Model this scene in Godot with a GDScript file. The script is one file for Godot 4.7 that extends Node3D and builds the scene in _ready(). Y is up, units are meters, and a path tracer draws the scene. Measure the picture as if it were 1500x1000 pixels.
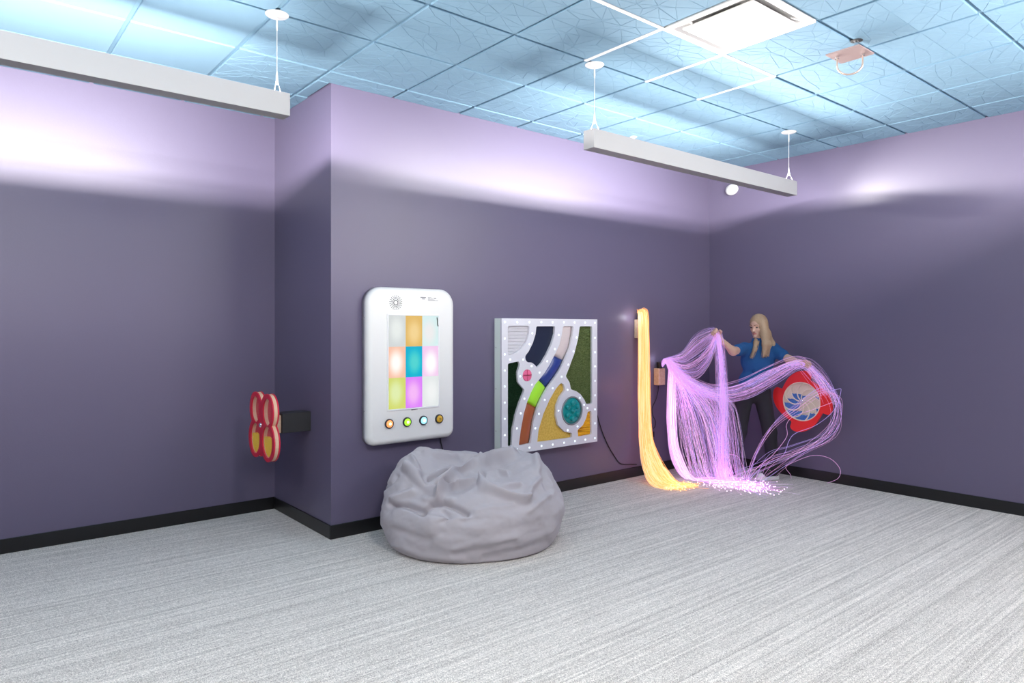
extends Node3D
# A sensory room: the back wall lies on z = 0, the right-hand wall on x = 0, y is up, metres.

const CEIL := 3.267
const STEP_X := -4.578          # outer corner of the alcove
const ALCOVE_Z := -1.097        # wall at the back of the alcove
const TILE_X := 0.6096
const TILE_Z := 0.622
const GRID_X := -3.4675
const GRID_Z := 2.083
const EYE := Vector3(-6.7098, 1.5157, 4.6505)
const YAW := 0.88467            # angle between the line of sight and the back wall

var rng := RandomNumberGenerator.new()
var taken := {}
var M := {}


# ---------------------------------------------------------------- mesh helper
class Geo:
	var v := PackedVector3Array()
	var n := PackedVector3Array()
	var ix := PackedInt32Array()
	var t := Transform3D.IDENTITY

	func add(p: Vector3) -> int:
		v.append(t * p)
		n.append(Vector3.ZERO)
		return v.size() - 1

	func tri(a: int, b: int, c: int) -> void:
		var nn := (v[c] - v[a]).cross(v[b] - v[a])
		n[a] += nn
		n[b] += nn
		n[c] += nn
		ix.append(a)
		ix.append(b)
		ix.append(c)

	func quad(a: int, b: int, c: int, d: int) -> void:
		tri(a, b, c)
		tri(a, c, d)

	# flat convex face turned away from a point
	func face(pts: Array, inside: Vector3) -> void:
		var mid := Vector3.ZERO
		for p in pts:
			mid += p
		mid /= pts.size()
		var nn: Vector3 = (pts[2] - pts[0]).cross(pts[1] - pts[0])
		var order: Array = pts.duplicate()
		if nn.dot(mid - inside) < 0:
			order.reverse()
		var first := v.size()
		for p in order:
			add(p)
		for i in range(1, order.size() - 1):
			tri(first, first + i, first + i + 1)

	func box(c: Vector3, s: Vector3, b := 0.0) -> void:
		var h := s * 0.5
		var e := [h.x, h.y, h.z]
		for ax in 3:
			for sg in [-1.0, 1.0]:
				var u: int = (ax + 1) % 3
				var w: int = (ax + 2) % 3
				var pts := []
				for q in [[-1, -1], [1, -1], [1, 1], [-1, 1]]:
					var p := Vector3.ZERO
					p[ax] = sg * e[ax]
					p[u] = q[0] * (e[u] - b)
					p[w] = q[1] * (e[w] - b)
					pts.append(c + p)
				face(pts, c)
		if b <= 0.0:
			return
		for ax in 3:
			var u: int = (ax + 1) % 3
			var w: int = (ax + 2) % 3
			for q in [[-1, -1], [1, -1], [1, 1], [-1, 1]]:
				var pts := []
				for s2 in [-1, 1]:
					for k in ([0, 1] if s2 < 0 else [1, 0]):
						var p := Vector3.ZERO
						p[ax] = s2 * (e[ax] - b)
						p[u] = q[0] * (e[u] - (b if k == 1 else 0.0))
						p[w] = q[1] * (e[w] - (b if k == 0 else 0.0))
						pts.append(c + p)
				face(pts, c)
		for sx in [-1, 1]:
			for sy in [-1, 1]:
				for sz in [-1, 1]:
					face([c + Vector3(sx * h.x, sy * (h.y - b), sz * (h.z - b)), c + Vector3(sx * (h.x - b), sy * h.y, sz * (h.z - b)), c + Vector3(sx * (h.x - b), sy * (h.y - b), sz * h.z)], c)

	func tube(pts: PackedVector3Array, r: float, sides := 8, r_end := -1.0, caps := true) -> void:
		if pts.size() < 2:
			return
		var up := Vector3.UP
		var tan := (pts[1] - pts[0]).normalized()
		if absf(tan.dot(up)) > 0.9:
			up = Vector3.RIGHT
		var x := tan.cross(up).normalized()
		var prev := -1
		for i in pts.size():
			var tt := (pts[mini(i + 1, pts.size() - 1)] - pts[maxi(i - 1, 0)])
			tt = tt.normalized() if tt.length() > 1e-7 else tan
			tan = tt
			x = (x - tan * x.dot(tan)).normalized()
			var y := tan.cross(x)
			var rr := r if r_end < 0 else lerpf(r, r_end, float(i) / (pts.size() - 1))
			var ring := v.size()
			for k in sides:
				var a := TAU * k / sides
				add(pts[i] + (x * cos(a) + y * sin(a)) * rr)
			if prev >= 0:
				for k in sides:
					var k2 := (k + 1) % sides
					quad(prev + k, prev + k2, ring + k2, ring + k)
			elif caps:
				for k in range(1, sides - 1):
					tri(ring, ring + k, ring + k + 1)
			prev = ring
		if caps:
			for k in range(1, sides - 1):
				tri(prev, prev + k + 1, prev + k)

	# profile of (radius, height) round the y axis; a repeated point makes a hard edge
	func lathe(prof: Array, seg := 24) -> void:
		var prev := -1
		for i in prof.size():
			var p: Vector2 = prof[i]
			var ring := v.size()
			for k in seg:
				var a := TAU * k / seg
				add(Vector3(cos(a) * p.x, p.y, sin(a) * p.x))
			if prev >= 0 and prof[i] != prof[i - 1]:
				for k in seg:
					var k2 := (k + 1) % seg
					quad(prev + k, prev + k2, ring + k2, ring + k)
			prev = ring

	# polygon in x, y pushed from z0 (back) to z1 (front), front edge bevelled
	func prism(poly: PackedVector2Array, z0: float, z1: float, b := 0.0) -> void:
		if poly.size() < 3:
			return
		var inner := PackedVector2Array()
		var area := 0.0
		for i in poly.size():
			area += poly[i].cross(poly[(i + 1) % poly.size()])
		var s := signf(area)
		for i in poly.size():
			var a := (poly[i] - poly[(i + poly.size() - 1) % poly.size()]).normalized()
			var c := (poly[(i + 1) % poly.size()] - poly[i]).normalized()
			var m := (Vector2(-a.y, a.x) + Vector2(-c.y, c.x)) * s
			inner.append(poly[i] + m.normalized() * b / maxf(0.5, m.length() * 0.5))
		var tris := Geometry2D.triangulate_polygon(poly)
		for z in [z0, z1]:
			var first := v.size()
			for q in (inner if z == z1 else poly):
				add(Vector3(q.x, q.y, z))
			for i in range(0, tris.size(), 3):
				var q0 := poly[tris[i]]
				var turn := (poly[tris[i + 1]] - q0).cross(poly[tris[i + 2]] - q0)
				if (turn > 0) == (z == z1):
					tri(first + tris[i], first + tris[i + 2], first + tris[i + 1])
				else:
					tri(first + tris[i], first + tris[i + 1], first + tris[i + 2])
		for i in poly.size():
			var j := (i + 1) % poly.size()
			var lo := poly[i] if s > 0 else poly[j]
			var hi := poly[j] if s > 0 else poly[i]
			var li := inner[i] if s > 0 else inner[j]
			var hj := inner[j] if s > 0 else inner[i]
			var zb := z1 - b
			var a0 := add(Vector3(lo.x, lo.y, z0))
			var a1 := add(Vector3(hi.x, hi.y, z0))
			var a2 := add(Vector3(hi.x, hi.y, zb))
			var a3 := add(Vector3(lo.x, lo.y, zb))
			quad(a0, a3, a2, a1)
			if b > 0:
				var b0 := add(Vector3(lo.x, lo.y, zb))
				var b1 := add(Vector3(hi.x, hi.y, zb))
				var b2 := add(Vector3(hj.x, hj.y, z1))
				var b3 := add(Vector3(li.x, li.y, z1))
				quad(b0, b3, b2, b1)

	func ball(c: Vector3, r: Vector3, seg := 12, rings := 8) -> void:
		var first := v.size()
		for i in rings + 1:
			var th := PI * i / rings
			for k in seg:
				var a := TAU * k / seg
				add(c + Vector3(cos(a) * sin(th) * r.x, cos(th) * r.y, sin(a) * sin(th) * r.z))
		for i in rings:
			for k in seg:
				var k2 := (k + 1) % seg
				quad(first + i * seg + k, first + (i + 1) * seg + k, first + (i + 1) * seg + k2, first + i * seg + k2)

	func mesh() -> ArrayMesh:
		var arr := []
		arr.resize(Mesh.ARRAY_MAX)
		for i in n.size():
			n[i] = n[i].normalized() if n[i].length_squared() > 0 else Vector3.UP
		arr[Mesh.ARRAY_VERTEX] = v
		arr[Mesh.ARRAY_NORMAL] = n
		arr[Mesh.ARRAY_INDEX] = ix
		var m := ArrayMesh.new()
		m.add_surface_from_arrays(Mesh.PRIMITIVE_TRIANGLES, arr)
		return m


# ---------------------------------------------------------------- blended bones, meshed as surface nets
class Field:
	var f := PackedFloat32Array()
	var lo: Vector3
	var c: float
	var nx: int
	var ny: int
	var nz: int
	var k := 0.03

	func _init(a: Vector3, b: Vector3, cell: float, blend: float) -> void:
		lo = a
		c = cell
		k = blend
		nx = int(ceil((b.x - a.x) / cell)) + 1
		ny = int(ceil((b.y - a.y) / cell)) + 1
		nz = int(ceil((b.z - a.z) / cell)) + 1
		f.resize(nx * ny * nz)
		f.fill(1.0)

	func put(i: int, d: float) -> void:
		var o := f[i]
		var h := maxf(k - absf(o - d), 0.0) / k
		f[i] = minf(o, d) - h * h * k * 0.25

	func bone(a: Vector3, b: Vector3, ra: float, rb: float) -> void:
		var m := maxf(ra, rb) + k + c * 2
		var p0 := (a.min(b) - Vector3.ONE * m - lo) / c
		var p1 := (a.max(b) + Vector3.ONE * m - lo) / c
		var ab := b - a
		var l2 := maxf(ab.length_squared(), 1e-9)
		for z in range(maxi(0, int(p0.z)), mini(nz - 1, int(p1.z)) + 1):
			for y in range(maxi(0, int(p0.y)), mini(ny - 1, int(p1.y)) + 1):
				var row := (z * ny + y) * nx
				for x in range(maxi(0, int(p0.x)), mini(nx - 1, int(p1.x)) + 1):
					var p := lo + Vector3(x, y, z) * c - a
					var u := clampf(p.dot(ab) / l2, 0.0, 1.0)
					put(row + x, (p - ab * u).length() - lerpf(ra, rb, u))

	func egg(at: Vector3, r: Vector3, turn := Basis.IDENTITY) -> void:
		var m := maxf(r.x, maxf(r.y, r.z)) + k + c * 2
		var p0 := (at - Vector3.ONE * m - lo) / c
		var p1 := (at + Vector3.ONE * m - lo) / c
		var inv := turn.transposed()
		for z in range(maxi(0, int(p0.z)), mini(nz - 1, int(p1.z)) + 1):
			for y in range(maxi(0, int(p0.y)), mini(ny - 1, int(p1.y)) + 1):
				for x in range(maxi(0, int(p0.x)), mini(nx - 1, int(p1.x)) + 1):
					var p := inv * (lo + Vector3(x, y, z) * c - at)
					var k0 := (p / r).length()
					var k1 := (p / (r * r)).length()
					put((z * ny + y) * nx + x, k0 * (k0 - 1.0) / k1 if k1 > 1e-6 else -minf(r.x, minf(r.y, r.z)))

	func into(g: Geo) -> void:
		var id := PackedInt32Array()
		id.resize(f.size())
		id.fill(-1)
		var sx := 1
		var sy := nx
		var sz := nx * ny
		var offs := [0, sx, sy, sx + sy, sz, sz + sx, sz + sy, sz + sx + sy]
		var corner := [Vector3(0, 0, 0), Vector3(1, 0, 0), Vector3(0, 1, 0), Vector3(1, 1, 0), Vector3(0, 0, 1), Vector3(1, 0, 1), Vector3(0, 1, 1), Vector3(1, 1, 1)]
		var edges := [[0, 1], [2, 3], [4, 5], [6, 7], [0, 2], [1, 3], [4, 6], [5, 7], [0, 4], [1, 5], [2, 6], [3, 7]]
		var near := c * 1.8
		for z in nz - 1:
			for y in ny - 1:
				for x in nx - 1:
					var i := z * sz + y * sy + x
					if absf(f[i]) > near:
						continue
					var inside := 0
					for o in offs:
						if f[i + o] < 0.0:
							inside += 1
					if inside == 0 or inside == 8:
						continue
					var sum := Vector3.ZERO
					var cnt := 0
					for e in edges:
						var fa := f[i + offs[e[0]]]
						var fb := f[i + offs[e[1]]]
						if (fa < 0.0) != (fb < 0.0):
							sum += corner[e[0]].lerp(corner[e[1]], fa / (fa - fb))
							cnt += 1
					id[i] = g.add(lo + (Vector3(x, y, z) + sum / cnt) * c)
		for z in range(1, nz - 1):
			for y in range(1, ny - 1):
				for x in range(1, nx - 1):
					var i := z * sz + y * sy + x
					if absf(f[i]) > near:
						continue
					var s := f[i] < 0.0
					if s != (f[i + sx] < 0.0):
						_q(g, id, i, i - sy, i - sy - sz, i - sz, s)
					if s != (f[i + sy] < 0.0):
						_q(g, id, i, i - sz, i - sz - sx, i - sx, s)
					if s != (f[i + sz] < 0.0):
						_q(g, id, i, i - sx, i - sx - sy, i - sy, s)

	func _q(g: Geo, id: PackedInt32Array, a: int, b: int, cc: int, d: int, s: bool) -> void:
		if id[a] < 0 or id[b] < 0 or id[cc] < 0 or id[d] < 0:
			return
		if s:
			g.quad(id[a], id[d], id[cc], id[b])
		else:
			g.quad(id[a], id[b], id[cc], id[d])


# ---------------------------------------------------------------- scene helpers
func numbered(called: String) -> String:
	if not taken.has(called):
		taken[called] = 0
		return called
	taken[called] += 1
	return "%s_%03d" % [called, taken[called]]


func obj(called: String, g, m: Material, parent: Node = self) -> MeshInstance3D:
	var o := MeshInstance3D.new()
	o.name = numbered(called) if parent == self else called
	o.mesh = g.mesh() if g is Geo else g
	o.material_override = m
	parent.add_child(o, true)
	return o


func tag(o: Node, label: String, category: String, group := "") -> void:
	o.set_meta("label", label)
	o.set_meta("category", category)
	if group:
		o.set_meta("group", group)


func thing(called: String, label: String, category: String, at := Vector3.ZERO, turn := 0.0, group := "") -> Node3D:
	var o := Node3D.new()
	o.name = numbered(called)
	add_child(o, true)
	o.position = at
	o.rotation.y = turn
	tag(o, label, category, group)
	return o


func struct(called: String, g, m: Material, label: String, category: String) -> MeshInstance3D:
	var o := obj(called, g, m)
	o.set_meta("kind", "structure")
	o.set_meta("label", label)
	o.set_meta("category", category)
	return o


func mat(c: Color, rough := 0.6, metal := 0.0) -> StandardMaterial3D:
	var m := StandardMaterial3D.new()
	m.albedo_color = c
	m.roughness = rough
	m.metallic = metal
	return m


func lin(r: float, g: float, b: float) -> Color:
	return Color(r, g, b).linear_to_srgb()


func glow(c: Color, e: float) -> StandardMaterial3D:
	var m := mat(c, 0.4)
	m.emission_enabled = true
	m.emission = c
	m.emission_energy_multiplier = e
	return m


func grain(m: StandardMaterial3D, freq: float, size: float, strength: float) -> StandardMaterial3D:
	var t := NoiseTexture2D.new()
	t.width = 256
	t.height = 256
	t.seamless = true
	t.as_normal_map = true
	t.bump_strength = strength
	var nz := FastNoiseLite.new()
	nz.noise_type = FastNoiseLite.TYPE_SIMPLEX
	nz.frequency = freq
	nz.fractal_octaves = 3
	t.noise = nz
	m.normal_enabled = true
	m.normal_texture = t
	m.uv1_triplanar = true
	m.uv1_world_triplanar = true
	m.uv1_scale = Vector3.ONE / size
	return m


func blotch(m: StandardMaterial3D, a: Color, b: Color, freq: float, size: float, world := true) -> StandardMaterial3D:
	var t := NoiseTexture2D.new()
	t.width = 256
	t.height = 256
	t.seamless = true
	var nz := FastNoiseLite.new()
	nz.noise_type = FastNoiseLite.TYPE_SIMPLEX
	nz.frequency = freq
	nz.fractal_octaves = 4
	t.noise = nz
	var r := Gradient.new()
	r.set_color(0, a)
	r.set_color(1, b)
	t.color_ramp = r
	m.albedo_color = Color.WHITE
	m.albedo_texture = t
	m.uv1_triplanar = true
	m.uv1_world_triplanar = world
	m.uv1_scale = Vector3.ONE / size
	return m


func area_light(called: String, at: Vector3, dir: Vector3, up: Vector3, size: Vector2, energy: float, c: Color, parent: Node) -> void:
	var l := AreaLight3D.new()
	l.name = called
	parent.add_child(l, true)
	l.position = at
	l.basis = Basis.looking_at(dir, up)
	l.area_size = size
	l.light_energy = energy
	l.light_color = c
	l.area_range = 16.0
	l.area_attenuation = 2.0
	l.shadow_enabled = true


func ellipse(cx: float, cy: float, rx: float, ry: float, n := 32, turn := 0.0) -> PackedVector2Array:
	var p := PackedVector2Array()
	for i in n:
		var a := TAU * i / n
		p.append(Vector2(cx, cy) + Vector2(cos(a) * rx, sin(a) * ry).rotated(turn))
	return p


func rounded(poly: PackedVector2Array, r: float, steps := 4) -> PackedVector2Array:
	var out := PackedVector2Array()
	var n := poly.size()
	for i in n:
		var p := poly[i]
		var a := poly[(i + n - 1) % n] - p
		var b := poly[(i + 1) % n] - p
		var bend := absf(a.normalized().dot(b.normalized()))
		if bend > 0.9 and a.dot(b) < 0:
			out.append(p)
			continue
		var q := minf(r, minf(a.length(), b.length()) * 0.45)
		var p0 := p + a.normalized() * q
		var p1 := p + b.normalized() * q
		for k in steps + 1:
			var u := float(k) / steps
			out.append(p0.lerp(p, u).lerp(p.lerp(p1, u), u))
	return out


func round_rect(w: float, h: float, r: float, n := 8) -> PackedVector2Array:
	var p := PackedVector2Array()
	for q in [[1, 1, 0.0], [-1, 1, PI / 2], [-1, -1, PI], [1, -1, PI * 1.5]]:
		for k in n + 1:
			var a: float = q[2] + PI / 2 * k / n
			p.append(Vector2(q[0] * (w / 2 - r), q[1] * (h / 2 - r)) + Vector2(cos(a), sin(a)) * r)
	return p


func curve(ctrl: PackedVector3Array, per: int) -> PackedVector3Array:
	var out := PackedVector3Array()
	var n := ctrl.size()
	for i in n - 1:
		for k in per:
			out.append(ctrl[i].cubic_interpolate(ctrl[i + 1], ctrl[maxi(i - 1, 0)], ctrl[mini(i + 2, n - 1)], float(k) / per))
	out.append(ctrl[n - 1])
	return out


func vec(a: Array) -> PackedVector3Array:
	var p := PackedVector3Array()
	for i in range(0, a.size(), 3):
		p.append(Vector3(a[i], a[i + 1], a[i + 2]))
	return p


func vec2(a: PackedFloat32Array) -> PackedVector2Array:
	var p := PackedVector2Array()
	for i in range(0, a.size(), 2):
		p.append(Vector2(a[i], a[i + 1]))
	return p


# ---------------------------------------------------------------- the scene
func _ready() -> void:
	rng.seed = 7
	var cam := Camera3D.new()
	cam.name = "camera"
	add_child(cam)
	cam.near = 0.05
	cam.far = 60.0
	cam.projection = Camera3D.PROJECTION_FRUSTUM
	cam.size = cam.near * 1000.0 / 1011.52
	cam.frustum_offset = Vector2(0, -20.1 / 1011.52 * cam.near)
	cam.position = EYE
	cam.basis = Basis.looking_at(Vector3(cos(YAW), 0, -sin(YAW)), Vector3.UP)
	cam.current = true

	var we := WorldEnvironment.new()
	we.name = "environment"
	var env := Environment.new()
	env.background_mode = Environment.BG_COLOR
	env.background_color = Color.BLACK
	env.tonemap_mode = Environment.TONE_MAPPER_LINEAR
	env.tonemap_exposure = 1.06
	env.sdfgi_enabled = true
	env.ssao_enabled = true
	env.ssil_enabled = true
	we.environment = env
	add_child(we)

	make_materials()
	build_room()
	build_ceiling()
	# two suspended up-lights in view, then two out of view placed to light walls
	pendant(-7.67, -5.23, 0.83, "long grey suspended linear light above the alcove wall", 33.0, 0.008)
	pendant(-3.42, -0.83, 1.44, "grey suspended linear light with both ends showing, near the corner", 24.0, 0.008)
	pendant(-3.42, -0.83, 4.20, "unseen grey suspended linear light by the sand wheel wall, placed to light the walls", 20.0, 0.018)
	pendant(-8.3, -5.7, 4.20, "unseen grey suspended linear light opposite the alcove, placed to light the walls", 20.0, 0.018)
	unseen_troffer(Vector3(-5.1, CEIL, 3.8), "unseen white ceiling light panel above the middle of the room, placed to light the carpet")  # three panels out of view, placed to brighten the floor
	unseen_troffer(Vector3(-1.6, CEIL, 4.6), "unseen white ceiling light panel by the sand wheel wall, placed to light the far floor")
	unseen_troffer(Vector3(-8.0, CEIL, 2.6), "unseen white ceiling light panel beside the far side wall, placed to light the room")
	build_bean_bag()
	build_touch_panel()
	build_tactile_board()
	build_sand_wheel()
	build_butterfly()
	build_fibres()
	build_person()
	build_ceiling_fittings()
	build_cords()


func make_materials() -> void:
	M.wall = grain(mat(lin(0.124, 0.105, 0.173), 0.42), 0.05, 0.25, 0.15)
	M.black = mat(lin(0.006, 0.006, 0.007), 0.35)
	M.white = mat(lin(0.70, 0.70, 0.69), 0.4)
	M.grey_metal = mat(lin(0.40, 0.39, 0.39), 0.45)
	M.tile = grain(mat(lin(0.183, 0.314, 0.421), 0.9), 0.35, 0.12, 0.8)
	M.tee = mat(lin(0.19, 0.33, 0.44), 0.7)
	M.tee_white = mat(lin(0.80, 0.80, 0.80), 0.5)
	M.chrome = mat(lin(0.75, 0.75, 0.76), 0.2, 1.0)
	M.wood = blotch(mat(Color.WHITE, 0.6), lin(0.62, 0.42, 0.27), lin(0.74, 0.56, 0.40), 0.03, 0.3, false)
	M.dark_metal = mat(lin(0.03, 0.03, 0.032), 0.5)
	M.lamp = glow(Color(1.0, 0.985, 0.97), 3.0)
	M.lamp.albedo_color = Color(0.3, 0.3, 0.3)
	M.cord = mat(lin(0.008, 0.008, 0.012), 0.5)
	# carpet: yarn streaks along the back wall
	var s := 1024
	var row := PackedFloat32Array()
	var n1 := FastNoiseLite.new()
	n1.frequency = 0.08
	n1.seed = 3
	n1.fractal_octaves = 4
	var n2 := FastNoiseLite.new()
	n2.frequency = 0.012
	n2.seed = 9
	var data := PackedByteArray()
	data.resize(s * s)
	for y in s:
		row.append(n1.get_noise_1d(y) * 0.12)
	for y in s:
		var cut := rng.randi_range(0, s)
		var cut2 := (cut + rng.randi_range(s / 4, s / 2)) % s
		var dash := rng.randf_range(-0.045, 0.045)
		for x in s:
			var d := dash if (x > mini(cut, cut2) and x < maxi(cut, cut2)) else -dash
			var val := 0.80 + row[y] + d + n2.get_noise_2d(x * 0.3, y * 3.0) * 0.05 + (float(hash(x * 7919 + y * 104729) & 255) / 255.0 - 0.5) * 0.5
			data[y * s + x] = int(clampf(val, 0.0, 1.0) * 255.0)
	var im := Image.create_from_data(s, s, false, Image.FORMAT_L8, data)
	var tex := ImageTexture.create_from_image(im)
	M.carpet = mat(Color(1.0, 0.975, 0.945), 0.95)
	M.carpet.albedo_texture = tex
	M.carpet.heightmap_enabled = true
	M.carpet.heightmap_texture = tex
	M.carpet.heightmap_scale = 0.4
	M.carpet.uv1_triplanar = true
	M.carpet.uv1_world_triplanar = true
	M.carpet.uv1_scale = Vector3.ONE / 2.2


func slab(called: String, a: Vector3, b: Vector3, m: Material, label: String, category: String) -> MeshInstance3D:
	var g := Geo.new()
	g.box((a + b) * 0.5, (b - a).abs(), 0.0)
	return struct(called, g, m, label, category)


func build_room() -> void:
	slab("floor", Vector3(-10.2, -0.15, -1.3), Vector3(0.2, 0, 6.7), M.carpet, "light grey streaked carpet covering the whole floor", "floor")
	slab("wall_back", Vector3(STEP_X + 0.15, 0, -0.15), Vector3(0, CEIL + 0.3, 0), M.wall, "purple painted wall carrying the touch panel and tactile board", "wall")
	slab("wall_alcove", Vector3(STEP_X, 0, ALCOVE_Z), Vector3(STEP_X + 0.15, CEIL + 0.3, 0), M.wall, "narrow purple return wall holding the butterfly toy", "wall")
	slab("wall_left", Vector3(-10.2, 0, ALCOVE_Z - 0.15), Vector3(STEP_X + 0.15, CEIL + 0.3, ALCOVE_Z), M.wall, "purple wall at the back of the alcove", "wall")
	slab("wall_right", Vector3(0, 0, -0.15), Vector3(0.15, CEIL + 0.3, 6.65), M.wall, "purple wall beside the red sand wheel", "wall")
	slab("wall_front", Vector3(-10.0, 0, 6.5), Vector3(0, CEIL + 0.3, 6.65), M.wall, "purple wall facing the touch panel wall across the room", "wall")
	slab("wall_side", Vector3(-10.15, 0, ALCOVE_Z), Vector3(-10.0, CEIL + 0.3, 6.65), M.wall, "purple wall closing the room opposite the sand wheel wall", "wall")
	var b := 0.1
	var t := 0.010
	for q in [["baseboard_back", Vector3(STEP_X - t, 0, 0), Vector3(0, b, t), "black baseboard under the touch panel wall"],
			["baseboard_alcove", Vector3(STEP_X - t, 0, ALCOVE_Z + t), Vector3(STEP_X, b, 0), "short black baseboard on the return wall"],
			["baseboard_left", Vector3(-10.0, 0, ALCOVE_Z), Vector3(STEP_X, b, ALCOVE_Z + t), "black baseboard along the alcove wall"],
			["baseboard_right", Vector3(-t, 0, t), Vector3(0, b, 6.5), "black baseboard along the wall of the sand wheel"]]:
		var g := Geo.new()
		g.box((q[1] + q[2]) * 0.5, (q[2] - q[1]).abs(), 0.003)
		struct(q[0], g, M.black, q[3], "baseboard")


func clip(poly: PackedVector2Array, at: Vector2, nn: Vector2) -> PackedVector2Array:
	var out := PackedVector2Array()
	for i in poly.size():
		var a := poly[i]
		var b := poly[(i + 1) % poly.size()]
		var da := (a - at).dot(nn)
		var db := (b - at).dot(nn)
		if da <= 0:
			out.append(a)
		if (da < 0) != (db < 0) and absf(da - db) > 1e-9:
			out.append(a.lerp(b, da / (da - db)))
	return out


# a mineral tile, face down at y = 0, scored into irregular triangles; w along x, d along z
func tile_mesh(w: float, d: float, scored: bool, sd: int) -> ArrayMesh:
	var g := Geo.new()
	var e := 0.004
	if not scored:
		g.box(Vector3(0, 0.01, 0), Vector3(w, 0.02, d), e)
		return g.mesh()
	var r := RandomNumberGenerator.new()
	r.seed = sd
	for half in 2:
		var hd := d / 2
		var z0 := -d / 2 + half * hd
		var rect := PackedVector2Array([Vector2(-w / 2, z0), Vector2(w / 2, z0), Vector2(w / 2, z0 + hd), Vector2(-w / 2, z0 + hd)])
		var seeds := []
		var kx := maxi(1, int(round(w / 0.19)))
		var kz := maxi(1, int(round(hd / 0.17)))
		for i in kx:
			for j in kz:
				seeds.append(Vector2(-w / 2 + (i + r.randf_range(0.15, 0.85)) * w / kx, z0 + (j + r.randf_range(0.15, 0.85)) * hd / kz))
		for s in seeds:
			var cell := rect
			for o in seeds:
				if o != s:
					cell = clip(cell, (s + o) * 0.5, (o - s).normalized())
			if cell.size() < 3:
				continue
			var clean := PackedVector2Array()
			for p in cell:
				if clean.is_empty() or (p.distance_to(clean[clean.size() - 1]) > 0.012 and p.distance_to(clean[0]) > 0.012):
					clean.append(p)
			if clean.size() < 3:
				continue
			var mid := Vector2.ZERO
			for p in clean:
				mid += p
			mid /= clean.size()
			for i in clean.size():
				groove(g, [mid, clean[i], clean[(i + 1) % clean.size()]])
	# edge skirt
	for q in [[Vector3(-w / 2, 0, -d / 2), Vector3(w / 2, 0, -d / 2)], [Vector3(w / 2, 0, -d / 2), Vector3(w / 2, 0, d / 2)], [Vector3(w / 2, 0, d / 2), Vector3(-w / 2, 0, d / 2)], [Vector3(-w / 2, 0, d / 2), Vector3(-w / 2, 0, -d / 2)]]:
		var lift := Vector3(0, 0.0022, 0)
		var top := Vector3(0, 0.02, 0)
		g.face([q[0] + lift, q[1] + lift, q[1] + top, q[0] + top], Vector3(0, 0.01, 0))
	return g.mesh()


# one raised triangle of a tile with a shallow sloped rim
func groove(g: Geo, tr: Array) -> void:
	var mid: Vector2 = (tr[0] + tr[1] + tr[2]) / 3.0
	var per: float = tr[0].distance_to(tr[1]) + tr[1].distance_to(tr[2]) + tr[2].distance_to(tr[0])
	var area := absf((tr[1] - tr[0]).cross(tr[2] - tr[0])) * 0.5
	var inr := 2.0 * area / maxf(per, 1e-6)
	if inr < 0.0005:
		return
	# incentre keeps the rim one width all round
	var la: float = tr[1].distance_to(tr[2])
	var lb: float = tr[0].distance_to(tr[2])
	var lc: float = tr[0].distance_to(tr[1])
	mid = (tr[0] * la + tr[1] * lb + tr[2] * lc) / per
	var k := clampf(0.0020 / inr, 0.0, 0.6)
	var inner := []
	var outer := []
	for p in tr:
		var q: Vector2 = p.lerp(mid, k)
		inner.append(Vector3(q.x, 0, q.y))
		outer.append(Vector3(p.x, 0.0022, p.y))
	var above := Vector3(mid.x, 0.05, mid.y)
	g.face(inner, above)
	for i in 3:
		var j := (i + 1) % 3
		g.face([outer[i], outer[j], inner[j], inner[i]], above)


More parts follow.
